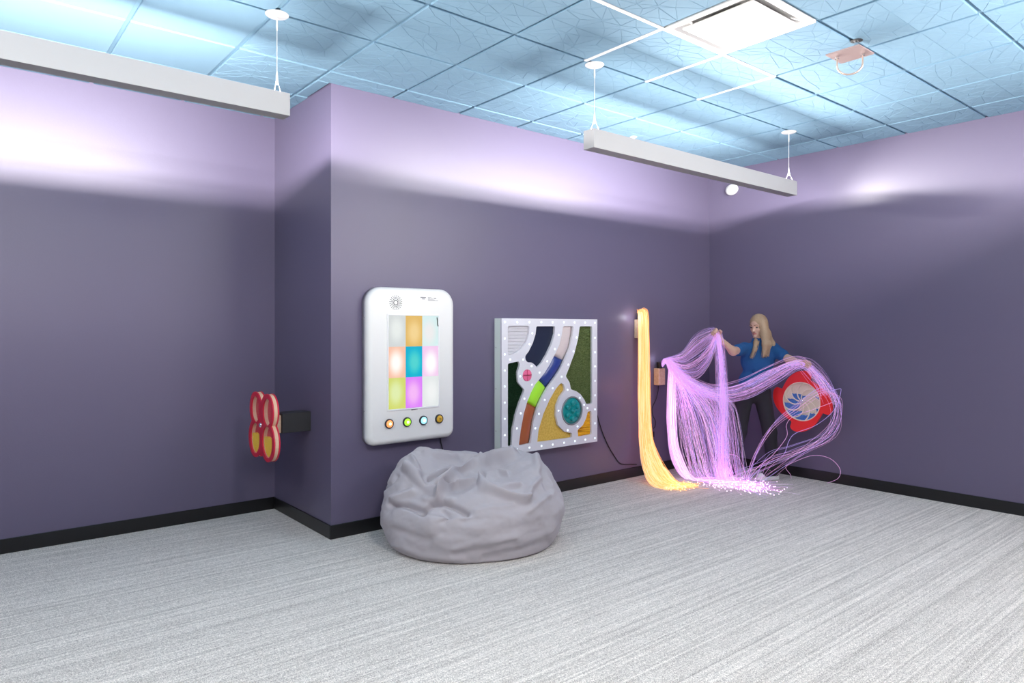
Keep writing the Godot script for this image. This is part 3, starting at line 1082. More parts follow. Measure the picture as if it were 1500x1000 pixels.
func build_tactile_board() -> void:
	var t := thing("tactile_board", "square white tactile wall board with turf, padded winding road and tiny lights", "tactile board", Vector3(-2.517, 1.0175, 0.0))
	var side := 1.156
	var holes := {}
	for k in BOARD:
		holes[k] = rounded(vec2(PackedFloat32Array(BOARD[k])), 0.014)
	var pink := Vector2(-0.296, 0.085)
	var teal := Vector2(0.246, -0.262)
	holes["pink_hole"] = ellipse(pink.x, pink.y, 0.053, 0.053, 28)
	holes["teal_hole"] = ellipse(teal.x, teal.y, 0.134, 0.134, 40)
	# pierced face plate
	var plate := CSGBox3D.new()
	plate.name = "face_plate"
	plate.size = Vector3(side, side, 0.022)
	plate.position = Vector3(0, 0, 0.089)
	plate.material = mat(lin(0.74, 0.73, 0.78), 0.35)
	t.add_child(plate, true)
	for k in holes:
		var cut := CSGPolygon3D.new()
		cut.name = "cut_" + k
		cut.operation = CSGShape3D.OPERATION_SUBTRACTION
		cut.material = plate.material
		cut.polygon = holes[k]
		cut.depth = 0.2
		cut.position = Vector3(0, 0, 0.1)
		plate.add_child(cut, true)
	# backing box with mint-tinted sides
	var box := Geo.new()
	var mint := mat(lin(0.84, 0.93, 0.87), 0.35)
	for s in [-1.0, 1.0]:
		box.box(Vector3(s * (side / 2 - 0.009), 0, 0.039), Vector3(0.018, side, 0.078), 0.001)
		box.box(Vector3(0, s * (side / 2 - 0.009), 0.039), Vector3(side - 0.036, 0.018, 0.078), 0.001)
	obj("side_frame", box, mint, t)
	var backing := Geo.new()
	backing.box(Vector3(0, 0, 0.02), Vector3(side - 0.04, side - 0.04, 0.02), 0.0)
	obj("backing", backing, M.white, t)
	for y in [0.33, -0.02, -0.38]:
		var sc := Geo.new()
		sc.ball(Vector3(-side / 2, y, 0.02), Vector3(0.002, 0.005, 0.005), 8, 6)
		obj("side_screw", sc, M.grey_metal, t)

	# louvred corner: one slat above the other
	for k in 9:
		var y1 := 0.52 - k * 0.0285
		var strip := PackedVector2Array([Vector2(-0.53, y1 - 0.0275), Vector2(-0.25, y1 - 0.0275), Vector2(-0.25, y1), Vector2(-0.53, y1)])
		for p in Geometry2D.intersect_polygons(strip, Geometry2D.offset_polygon(holes["louvre"], 0.012)[0]):
			var g := Geo.new()
			g.prism(p, 0.03, 0.076, 0.004)
			obj("slat", g, mat(lin(0.64, 0.62, 0.66), 0.5), t)
	var big := func(k: String, by: float) -> PackedVector2Array: return Geometry2D.offset_polygon(holes[k], by)[0]
	var g2 := Geo.new()
	g2.prism(big.call("mirror", 0.012), 0.03, 0.074)
	obj("dark_mirror", g2, mat(lin(0.022, 0.028, 0.055), 0.08), t)
	# turf: felt ground with blades
	for q in [["turf_right", lin(0.115, 0.165, 0.05), lin(0.29, 0.34, 0.14)], ["turf_left", lin(0.006, 0.035, 0.012), lin(0.018, 0.075, 0.028)]]:
		var poly: PackedVector2Array = big.call(q[0], 0.012)
		var ground := Geo.new()
		ground.prism(poly, 0.03, 0.068)
		var turf := obj("turf", ground, mat(q[1], 0.95), t)
		var blade := Geo.new()
		blade.face([Vector3(-0.0022, 0, 0), Vector3(0.0022, 0, 0), Vector3(0, 0.003, 0.022)], Vector3(0, 0, 1))
		var mm := MultiMesh.new()
		mm.transform_format = MultiMesh.TRANSFORM_3D
		mm.mesh = blade.mesh()
		var spots := []
		var lo := Vector2(9, 9)
		var hi := Vector2(-9, -9)
		for p in poly:
			lo = lo.min(p)
			hi = hi.max(p)
		while spots.size() < 9000:
			var p := Vector2(rng.randf_range(lo.x, hi.x), rng.randf_range(lo.y, hi.y))
			if Geometry2D.is_point_in_polygon(p, poly):
				spots.append(p)
		mm.use_colors = true
		mm.instance_count = spots.size()
		for i in spots.size():
			var bs := Basis(Vector3.BACK, rng.randf() * TAU) * Basis(Vector3.RIGHT, rng.randf_range(-0.6, 0.6))
			mm.set_instance_transform(i, Transform3D(bs.scaled(Vector3.ONE * rng.randf_range(0.7, 1.15)), Vector3(spots[i].x, spots[i].y, 0.066)))
			var cc: Color = q[1].srgb_to_linear().lerp(q[2].srgb_to_linear(), rng.randf())
			mm.set_instance_color(i, cc * 1.25)
		var mi := MultiMeshInstance3D.new()
		mi.name = "blades"
		mi.multimesh = mm
		var bm := mat(Color.WHITE, 0.8)
		bm.vertex_color_use_as_albedo = true
		mi.material_override = bm
		mi.set_meta("kind", "stuff")
		turf.add_child(mi, true)
	# felt field and corrugated orange field
	var fg := Geo.new()
	fg.prism(big.call("felt", 0.012), 0.03, 0.074)
	obj("felt_field", fg, blotch(mat(Color.WHITE, 0.95), lin(0.62, 0.38, 0.055), lin(0.82, 0.55, 0.13), 0.04, 0.25, false), t)
	for k in 12:
		var y0 := -0.525 + k * 0.0215
		var strip := PackedVector2Array([Vector2(0.28, y0), Vector2(0.53, y0), Vector2(0.53, y0 + 0.0212), Vector2(0.28, y0 + 0.0212)])
		for p in Geometry2D.intersect_polygons(strip, big.call("orange", 0.012)):
			var og := Geo.new()
			og.prism(p, 0.03, 0.077, 0.006)
			obj("ribbed_strip", og, mat(lin(0.92, 0.45, 0.012), 0.55), t)
	# padded road in four colours
	var left := PackedVector2Array([Vector2(0.132, 0.525), Vector2(0.116, 0.433), Vector2(0.087, 0.345), Vector2(0.027, 0.254), Vector2(-0.029, 0.174), Vector2(-0.092, 0.100), Vector2(-0.150, 0.048), Vector2(-0.204, 0.002), Vector2(-0.251, -0.064), Vector2(-0.294, -0.140), Vector2(-0.335, -0.243), Vector2(-0.369, -0.382), Vector2(-0.391, -0.527)])
	var right := PackedVector2Array([Vector2(0.263, 0.525), Vector2(0.252, 0.432), Vector2(0.215, 0.313), Vector2(0.153, 0.207), Vector2(0.111, 0.145), Vector2(0.060, 0.082), Vector2(-0.058, -0.032), Vector2(-0.085, -0.066), Vector2(-0.140, -0.138), Vector2(-0.175, -0.201), Vector2(-0.215, -0.300), Vector2(-0.240, -0.400), Vector2(-0.257, -0.520)])
	for q in [[0, 3, lin(0.66, 0.56, 0.55), 0.6, "beige_pad"], [3, 6, lin(0.018, 0.045, 0.24), 0.32, "blue_pad"], [6, 9, lin(0.42, 0.90, 0.035), 0.4, "lime_pad"], [9, 12, lin(0.42, 0.105, 0.032), 0.32, "brown_pad"]]:
		var pg := Geo.new()
		var nl := 22
		var nw := 14
		for i in nl + 1:
			var u := float(i) / nl
			var at: float = lerpf(q[0], q[1], u)
			var k := mini(int(at), 11)
			var a := left[k].lerp(left[k + 1], at - k)
			var b := right[k].lerp(right[k + 1], at - k)
			var ex := (b - a).normalized() * 0.008
			for j in nw + 1:
				var w := float(j) / nw
				var p := (a - ex).lerp(b + ex, w)
				var puff := pow(maxf(sin(PI * w), 0.0), 0.55) * pow(maxf(sin(PI * clampf(u, 0.0, 1.0)), 0.0) , 0.22)
				var crease: float = 0.0015 * sin(u * 60.0 + w * 2.0) * (1.0 - sin(PI * w)) if q[4] == "brown_pad" else 0.0
				pg.add(Vector3(p.x, p.y, 0.060 + 0.036 * puff + crease))
		for i in nl:
			for j in nw:
				var o := i * (nw + 1) + j
				pg.quad(o, o + 1, o + nw + 2, o + nw + 1)
		obj(q[4], pg, mat(q[2], q[3]), t)
	# pink quartered push button
	for qd in 4:
		var a0 := PI / 2 * qd
		var sec := PackedVector2Array()
		var off := Vector2(cos(a0 + PI / 4), sin(a0 + PI / 4)) * 0.0035
		sec.append(pink + off)
		for k in 9:
			sec.append(pink + off + Vector2(cos(a0 + PI / 2 * k / 8), sin(a0 + PI / 2 * k / 8)) * 0.048)
		var sg := Geo.new()
		sg.prism(sec, 0.03, 0.106, 0.006)
		obj("pink_key", sg, mat(lin(0.86, 0.16, 0.32), 0.45), t)
	# teal dome pad
	var ring := Geo.new()
	ring.t = Transform3D(Basis(Vector3.RIGHT, PI / 2), Vector3(teal.x, teal.y, 0.07))
	ring.lathe([Vector2(0.133, 0.0), Vector2(0.133, 0.034), Vector2(0.130, 0.037), Vector2(0.122, 0.037), Vector2(0.119, 0.03), Vector2(0.119, 0.0)], 44)
	obj("pad_ring", ring, mat(lin(0.24, 0.26, 0.28), 0.35), t)
	var pad := Geo.new()
	pad.t = Transform3D(Basis(Vector3.RIGHT, PI / 2), Vector3(teal.x, teal.y, 0.07))
	pad.lathe([Vector2(0.120, 0.016), Vector2(0.114, 0.026), Vector2(0.09, 0.032), Vector2(0.05, 0.035), Vector2(0.0, 0.036)], 40)
	var teal_m := mat(lin(0.0, 0.29, 0.29), 0.35)
	var po := obj("teal_pad", pad, teal_m, t)
	for k in 7:
		var off := Vector2.ZERO if k == 6 else Vector2(cos(TAU * k / 6 + 0.5), sin(TAU * k / 6 + 0.5)) * 0.072
		var bump := Geo.new()
		bump.ball(Vector3(teal.x + off.x, teal.y + off.y, 0.104), Vector3(0.026, 0.026, 0.026), 18, 12)
		obj("bump", bump, teal_m, po)
	# lights in the face plate
	var led := Geo.new()
	led.t = Transform3D(Basis(Vector3.RIGHT, PI / 2), Vector3(0, 0, 0.0))
	led.lathe([Vector2(0.009, 0.0), Vector2(0.0085, 0.002), Vector2(0.005, 0.004), Vector2(0, 0.0045)], 14)
	var lm := led.mesh()
	var le := glow(Color(0.90, 0.96, 1.0), 1.05)
	for i in range(0, BOARD_LEDS.size(), 2):
		var o := obj("led_light", lm, le, t)
		o.position = Vector3(BOARD_LEDS[i], BOARD_LEDS[i + 1], 0.1)


# ---------------------------------------------------------------- red sand wheel
func build_sand_wheel() -> void:
	# stands off the right-hand wall on a block; local z points into the room
	var t := thing("sand_wheel", "red four-finned spinning wheel with blue sand behind curved cream dividers", "sensory toy", Vector3(-0.30, 0.803, 1.258), -PI / 2)
	var blk := Geo.new()
	blk.box(Vector3(0, 0, -0.185), Vector3(0.13, 0.13, 0.23), 0.003)
	obj("mounting_block", blk, M.dark_metal, t)
	var spacer := Geo.new()
	spacer.t = Transform3D(Basis(Vector3.RIGHT, PI / 2), Vector3(0, 0, -0.07))
	spacer.lathe([Vector2(0, 0), Vector2(0.045, 0), Vector2(0.045, 0), Vector2(0.045, 0.046), Vector2(0, 0.046)], 24)
	obj("spacer", spacer, M.wood, t)
	var fin := PackedVector2Array()
	for lobe in 4:
		var start := deg_to_rad(73.0 + 85.0 - 92.0 * lobe)
		for k in 19:
			var u := k / 18.0
			var r := 0.226 + 0.076 * smoothstep(0.05, 0.95, u)
			if k == 18:
				r = 0.296
			fin.append(Vector2.from_angle(start - deg_to_rad(84.0) * u) * r)
		fin.append(Vector2.from_angle(start - deg_to_rad(88.0)) * 0.282)
		fin.append(Vector2.from_angle(start - deg_to_rad(89.0)) * 0.250)
		fin.append(Vector2.from_angle(start - deg_to_rad(90.0)) * 0.230)
	fin.reverse()
	var red := mat(lin(0.86, 0.022, 0.022), 0.4)
	var disc := CSGPolygon3D.new()
	disc.name = "red_plate"
	disc.polygon = fin
	disc.depth = 0.022
	disc.position = Vector3(0, 0, 0.018)
	disc.material = red
	t.add_child(disc, true)
	var well := CSGCylinder3D.new()
	well.name = "cut_well"
	well.operation = CSGShape3D.OPERATION_SUBTRACTION
	well.material = red
	well.radius = 0.189
	well.height = 0.2
	well.sides = 64
	well.rotation.x = PI / 2
	disc.add_child(well, true)
	var cream := blotch(mat(Color.WHITE, 0.6), lin(0.80, 0.66, 0.51), lin(0.90, 0.77, 0.62), 0.05, 0.2, false)
	var bed := Geo.new()
	bed.t = Transform3D(Basis(Vector3.RIGHT, PI / 2), Vector3(0, 0, -0.024))
	bed.lathe([Vector2(0, 0), Vector2(0.205, 0), Vector2(0.205, 0), Vector2(0.205, 0.019), Vector2(0.205, 0.019), Vector2(0, 0.019)], 60)
	obj("back_disc", bed, cream, t)
	var rim := Geo.new()
	rim.t = Transform3D(Basis(Vector3.RIGHT, PI / 2), Vector3(0, 0, -0.006))
	rim.lathe([Vector2(0.182, 0), Vector2(0.189, 0), Vector2(0.189, 0.026), Vector2(0.187, 0.028), Vector2(0.182, 0.028), Vector2(0.180, 0.026), Vector2(0.180, 0)], 60)
	obj("rim", rim, cream, t)
	var spokes := 9
	var sand_m := blotch(mat(Color.WHITE, 0.9), lin(0.02, 0.12, 0.42), lin(0.035, 0.19, 0.55), 0.3, 0.05, false)
	var arm := func(a0: float, r: float) -> Vector2: return Vector2.from_angle(a0 - 1.05 * pow(r / 0.185, 1.5)) * r
	for k in spokes:
		var a0 := TAU * k / spokes + 1.75
		var line := PackedVector3Array()
		var chamber := PackedVector2Array()
		for j in 13:
			var r := lerpf(0.012, 0.183, j / 12.0)
			var p: Vector2 = arm.call(a0, r)
			line.append(Vector3(p.x, p.y, 0.010))
			chamber.append(p)
		var sg := Geo.new()
		sg.tube(line, 0.006, 8)
		obj("divider", sg, cream, t)
		var a1 := a0 + TAU / spokes
		for j in 7:
			chamber.append(Vector2.from_angle(lerpf(a0 - 1.05, a1 - 1.05, j / 6.0)) * 0.181)
		for j in 13:
			chamber.append(arm.call(a1, lerpf(0.181, 0.012, j / 12.0)))
		# sand lies at the bottom of its chamber
		var lo := 9.0
		var hi := -9.0
		for p in chamber:
			lo = minf(lo, p.y)
			hi = maxf(hi, p.y)
		var level := lo + 0.060 + 0.012 * sin(k * 2.3)
		var cut := PackedVector2Array([Vector2(-0.3, -0.3), Vector2(0.3, -0.3), Vector2(0.3, level + 0.01)])
		for j in range(18, -19, -1):
			cut.append(Vector2(j * 0.0105, level + 0.0022 * sin(j * 1.9 + k) + 0.0016 * sin(j * 4.1)))
		cut.append(Vector2(-0.3, level))
		for p in Geometry2D.intersect_polygons(chamber, cut):
			if p.size() > 2 and not Geometry2D.is_polygon_clockwise(p):
				var s2 := Geo.new()
				s2.prism(p, -0.005, 0.008)
				obj("sand", s2, sand_m, t)
	var cover := Geo.new()
	cover.t = Transform3D(Basis(Vector3.RIGHT, PI / 2), Vector3(0, 0, 0.0165))
	cover.lathe([Vector2(0, 0), Vector2(0.181, 0), Vector2(0.181, 0), Vector2(0.181, 0.003), Vector2(0.181, 0.003), Vector2(0, 0.003)], 60)
	var acr := mat(Color(1, 1, 1, 0.03), 0.3)
	acr.transparency = BaseMaterial3D.TRANSPARENCY_ALPHA
	obj("clear_cover", cover, acr, t)
	var hub := Geo.new()
	hub.t = Transform3D(Basis(Vector3.RIGHT, PI / 2), Vector3(0, 0, 0.004))
	hub.lathe([Vector2(0.02, 0), Vector2(0.02, 0.018), Vector2(0.017, 0.021), Vector2(0.011, 0.021), Vector2(0.011, 0.021), Vector2(0.010, 0.027), Vector2(0.006, 0.031), Vector2(0, 0.032)], 20)
	obj("hub_bolt", hub, M.chrome, t)


# ---------------------------------------------------------------- butterfly sand toy in the alcove
func build_butterfly() -> void:
	var t := thing("butterfly_toy", "red butterfly-shaped sand toy with yellow sand on a black wall block", "sensory toy", Vector3(-4.895, 0.795, -0.445), -PI / 2)
	var blk := Geo.new()
	blk.box(Vector3(0.02, 0.015, -0.206), Vector3(0.145, 0.145, 0.222), 0.003)
	obj("mounting_block", blk, M.dark_metal, t)
	var sp := Geo.new()
	sp.box(Vector3(0.02, 0.01, -0.062), Vector3(0.12, 0.13, 0.065), 0.004)
	obj("wooden_spacer", sp, M.wood, t)
	var lobes := [[-0.118, 0.115, 0.125, 0.128, 0.10], [0.118, 0.115, 0.125, 0.128, -0.10], [-0.128, -0.105, 0.137, 0.142, -0.12], [0.128, -0.105, 0.137, 0.142, 0.12]]
	var shape := PackedVector2Array()
	for l in lobes:
		var e := ellipse(l[0], l[1], l[2], l[3], 40, l[4])
		shape = e if shape.is_empty() else Geometry2D.merge_polygons(shape, e)[0]
	shape = Geometry2D.merge_polygons(shape, ellipse(0, -0.02, 0.06, 0.205, 28))[0]
	var panes := [ellipse(-0.122, 0.112, 0.083, 0.098, 32, 0.12), ellipse(0.122, 0.112, 0.083, 0.098, 32, -0.12), ellipse(-0.126, -0.103, 0.098, 0.114, 32, -0.12), ellipse(0.126, -0.103, 0.098, 0.114, 32, 0.12)]
	var red := mat(lin(0.62, 0.012, 0.045), 0.4)
	for q in [["front_plate", 0.028, 0.010, red, true], ["wooden_core", 0.018, 0.026, mat(lin(0.76, 0.52, 0.35), 0.55), true], ["back_plate", -0.008, 0.010, red, false]]:
		var pl := CSGPolygon3D.new()
		pl.name = q[0]
		pl.polygon = Geometry2D.offset_polygon(shape, -0.004)[0] if q[0] == "wooden_core" else shape
		pl.depth = q[2]
		pl.position = Vector3(0, 0, q[1])
		pl.material = q[3]
		t.add_child(pl, true)
		if q[4]:
			for p in panes:
				var cut := CSGPolygon3D.new()
				cut.name = "cut_pane"
				cut.operation = CSGShape3D.OPERATION_SUBTRACTION
				cut.material = q[3]
				cut.polygon = Geometry2D.offset_polygon(p, 0.002)[0] if q[0] == "wooden_core" else p
				cut.depth = 0.1
				cut.position = Vector3(0, 0, 0.05)
				pl.add_child(cut, true)
	var sand_m := blotch(mat(Color.WHITE, 0.9), lin(0.90, 0.52, 0.008), lin(0.98, 0.64, 0.02), 0.3, 0.05, false)
	for k in [2, 3]:
		var top := -0.075
		var cut := PackedVector2Array([Vector2(-0.3, -0.3), Vector2(0.3, -0.3), Vector2(0.3, top)])
		for j in range(20, -21, -1):
			cut.append(Vector2(j * 0.0125, top + 0.004 * cos(j * 0.9) + 0.002 * sin(j * 2.7)))
		cut.append(Vector2(-0.3, top))
		for p in Geometry2D.intersect_polygons(panes[k], cut):
			var s := Geo.new()
			s.prism(p, -0.009, 0.012)
			obj("sand", s, sand_m, t)
	for p in panes:
		var c := Geo.new()
		c.prism(Geometry2D.offset_polygon(p, 0.001)[0], 0.0185, 0.0205)
		var acr := mat(Color(1, 1, 1, 0.03), 0.3)
		acr.transparency = BaseMaterial3D.TRANSPARENCY_ALPHA
		obj("clear_pane", c, acr, t)
	var bolt := Geo.new()
	bolt.t = Transform3D(Basis(Vector3.RIGHT, PI / 2), Vector3(-0.005, 0.005, 0.027))
	bolt.lathe([Vector2(0.018, 0), Vector2(0.018, 0.003), Vector2(0.014, 0.010), Vector2(0.006, 0.014), Vector2(0, 0.015)], 18)
	obj("dome_bolt", bolt, M.chrome, t)


# ---------------------------------------------------------------- light fibres
# guide curves in metres; strands lie between the two guides of a sheaf
const FIBRES := {
	"bundle": [[-0.937, 1.116, 0.072, -0.949, 1.183, 0.126, -0.963, 1.143, 0.180, -1.000, 0.887, 0.201, -1.022, 0.541, 0.209, -1.022, 0.214, 0.261, -0.967, 0.006, 0.370, -0.808, 0.006, 0.565, -0.659, 0.006, 0.816], [-0.937, 1.116, 0.072, -0.963, 1.184, 0.154, -0.965, 1.125, 0.242, -0.984, 0.890, 0.266, -0.995, 0.546, 0.282, -0.999, 0.244, 0.344, -0.966, 0.006, 0.500, -0.876, 0.006, 0.768, -0.736, 0.006, 1.012]],
	"sash": [[-0.937, 1.116, 0.072, -0.963, 1.184, 0.154, -0.978, 1.068, 0.362, -0.851, 0.946, 0.595, -0.730, 0.981, 0.823, -0.615, 1.114, 1.046, -0.525, 1.205, 1.262, -0.454, 1.194, 1.372, -0.403, 1.069, 1.478, -0.315, 0.849, 1.589, -0.295, 0.590, 1.567, -0.406, 0.349, 1.347, -0.628, 0.006, 0.945], [-0.937, 1.116, 0.072, -0.984, 1.178, 0.162, -1.019, 0.928, 0.392, -0.867, 0.809, 0.646, -0.705, 0.831, 0.882, -0.610, 0.954, 1.115, -0.524, 1.091, 1.315, -0.473, 1.132, 1.408, -0.413, 1.007, 1.509, -0.276, 0.753, 1.621, -0.315, 0.495, 1.551, -0.459, 0.262, 1.239, -0.704, 0.006, 0.844]],
	"scarf": [[-0.937, 1.116, 0.072, -0.963, 1.184, 0.154, -0.978, 1.068, 0.362, -0.851, 0.946, 0.595, -0.730, 0.981, 0.823, -0.615, 1.114, 1.046, -0.525, 1.205, 1.262, -0.464, 1.200, 1.364, -0.374, 1.117, 1.437, -0.285, 0.988, 1.510, -0.195, 0.806, 1.558], [-0.937, 1.116, 0.072, -0.984, 1.178, 0.162, -1.019, 0.928, 0.392, -0.867, 0.809, 0.646, -0.705, 0.831, 0.882, -0.610, 0.980, 1.115, -0.553, 1.129, 1.291, -0.493, 1.169, 1.366, -0.414, 1.091, 1.405, -0.335, 0.961, 1.444, -0.276, 0.790, 1.453]],
	"crest": [[-0.937, 1.116, 0.072, -0.968, 1.191, 0.150, -0.978, 1.268, 0.362, -1.008, 1.421, 0.531, -1.042, 1.489, 0.697, -1.036, 1.476, 0.792, -0.987, 1.253, 0.781, -0.912, 0.853, 0.738, -0.879, 0.381, 0.701, -0.831, 0.006, 0.676, -0.819, 0.006, 0.918], [-0.937, 1.116, 0.072, -0.963, 1.177, 0.154, -0.978, 1.034, 0.362, -0.987, 1.018, 0.548, -1.013, 1.186, 0.707, -1.043, 1.424, 0.812, -0.974, 1.221, 0.817, -0.900, 0.858, 0.813, -0.846, 0.389, 0.793, -0.808, 0.006, 0.798, -0.812, 0.006, 1.079]],
	"veil": [[-0.937, 1.116, 0.072, -0.973, 1.171, 0.171, -0.949, 0.957, 0.256, -0.941, 0.613, 0.301, -0.932, 0.273, 0.360, -0.913, 0.006, 0.479, -0.866, 0.006, 0.776], [-0.937, 1.116, 0.072, -0.973, 1.178, 0.171, -0.966, 0.928, 0.436, -0.883, 0.708, 0.633, -0.824, 0.379, 0.733, -0.797, 0.006, 0.806, -0.792, 0.006, 1.095]],
	"drape": [[-0.937, 1.116, 0.072, -0.973, 1.178, 0.171, -0.976, 0.995, 0.402, -0.911, 0.839, 0.558, -0.873, 0.507, 0.641, -0.859, 0.174, 0.679, -0.831, 0.006, 0.753, -0.762, 0.006, 0.991], [-0.937, 1.116, 0.072, -0.973, 1.178, 0.171, -0.930, 0.930, 0.491, -0.772, 0.780, 0.775, -0.728, 0.516, 0.837, -0.697, 0.182, 0.863, -0.692, 0.006, 0.919, -0.681, 0.006, 1.121]],
	"lasso": [[-0.623, 0.006, 0.846, -0.643, 0.253, 0.933, -0.639, 0.552, 1.117, -0.605, 0.766, 1.352, -0.491, 0.924, 1.522, -0.365, 0.899, 1.626, -0.321, 0.758, 1.636, -0.364, 0.500, 1.549, -0.485, 0.355, 1.321, -0.573, 0.248, 1.093, -0.610, 0.006, 0.883], [-0.563, 0.006, 0.869, -0.610, 0.296, 0.986, -0.616, 0.621, 1.175, -0.589, 0.806, 1.390, -0.472, 0.949, 1.538, -0.394, 0.937, 1.602, -0.355, 0.771, 1.608, -0.403, 0.538, 1.517, -0.506, 0.401, 1.265, -0.580, 0.290, 1.062, -0.644, 0.006, 0.829]],
	"loose_loop": [[-0.161, 0.006, 1.069, -0.185, 0.048, 1.075, -0.241, 0.127, 1.055, -0.221, 0.183, 1.123, -0.171, 0.269, 1.293, -0.102, 0.254, 1.428, -0.045, 0.159, 1.500, -0.075, 0.071, 1.501, -0.078, 0.006, 1.396]],
	"loose_blue": [[-0.602, 0.006, 0.863, -0.543, 0.169, 0.989, -0.473, 0.277, 1.149, -0.479, 0.438, 1.222, -0.466, 0.516, 1.284, -0.413, 0.608, 1.457, -0.345, 0.756, 1.591, -0.336, 0.937, 1.650, -0.365, 0.949, 1.626, -0.423, 0.923, 1.565]],
	"loose_arc": [[-0.846, 0.006, 0.793, -0.900, 0.120, 0.722, -0.842, 0.262, 0.744, -0.738, 0.262, 0.829, -0.723, 0.137, 0.893, -0.718, 0.006, 0.949]],
	"loose_whip": [[-0.630, 0.006, 0.866, -0.584, 0.156, 0.955, -0.536, 0.273, 1.072, -0.499, 0.471, 1.206, -0.537, 0.594, 1.227, -0.543, 0.680, 1.299, -0.501, 0.756, 1.463, -0.384, 0.836, 1.610]],
	"orange": [[-1.213, 1.515, 0.020, -1.229, 1.599, 0.020, -1.249, 1.669, 0.020, -1.279, 1.674, 0.050, -1.289, 1.584, 0.068, -1.297, 1.170, 0.074, -1.313, 0.759, 0.087, -1.346, 0.424, 0.124, -1.424, 0.201, 0.216, -1.472, 0.053, 0.332, -1.485, 0.006, 0.450, -1.438, 0.006, 0.566], [-1.213, 1.515, 0.020, -1.239, 1.599, 0.020, -1.264, 1.688, 0.037, -1.265, 1.687, 0.100, -1.259, 1.611, 0.131, -1.249, 1.171, 0.140, -1.259, 0.761, 0.157, -1.278, 0.427, 0.206, -1.294, 0.251, 0.296, -1.275, 0.093, 0.415, -1.237, 0.006, 0.524, -1.162, 0.006, 0.611]],
}


func strand(g: Geo, k: float, spread: float, r: float, a: PackedVector3Array, b: PackedVector3Array, per := 5) -> Vector3:
	var pts := PackedVector3Array()
	var off := Vector3(rng.randfn(), rng.randfn(), rng.randfn()) * spread
	for i in a.size():
		var u := float(i) / (a.size() - 1)
		var kk := clampf(k + rng.randfn() * 0.05 * u, -0.1, 1.1)
		var p := a[i].lerp(b[i], kk) + off * clampf(u * 3.0, 0.15, 1.0) + Vector3(rng.randfn(), rng.randfn() * 0.6, rng.randfn()) * spread * 0.5 * u
		if i == a.size() - 1 and p.y < 0.1:
			p += Vector3(rng.randfn(), 0, rng.randfn()) * spread * 5.0
		p.y = maxf(p.y, r + 0.002)
		p.z = maxf(p.z, r + 0.004)
		p.x = minf(p.x, -r - 0.014)
		pts.append(p)
	var c := curve(pts, per)
	for i in c.size():
		c[i].y = maxf(c[i].y, r + 0.001)
		c[i].x = minf(c[i].x, -r - 0.012)
		c[i].z = maxf(c[i].z, r + 0.012)
	g.tube(c, r, 3, -1.0, false)
	return c[c.size() - 1]


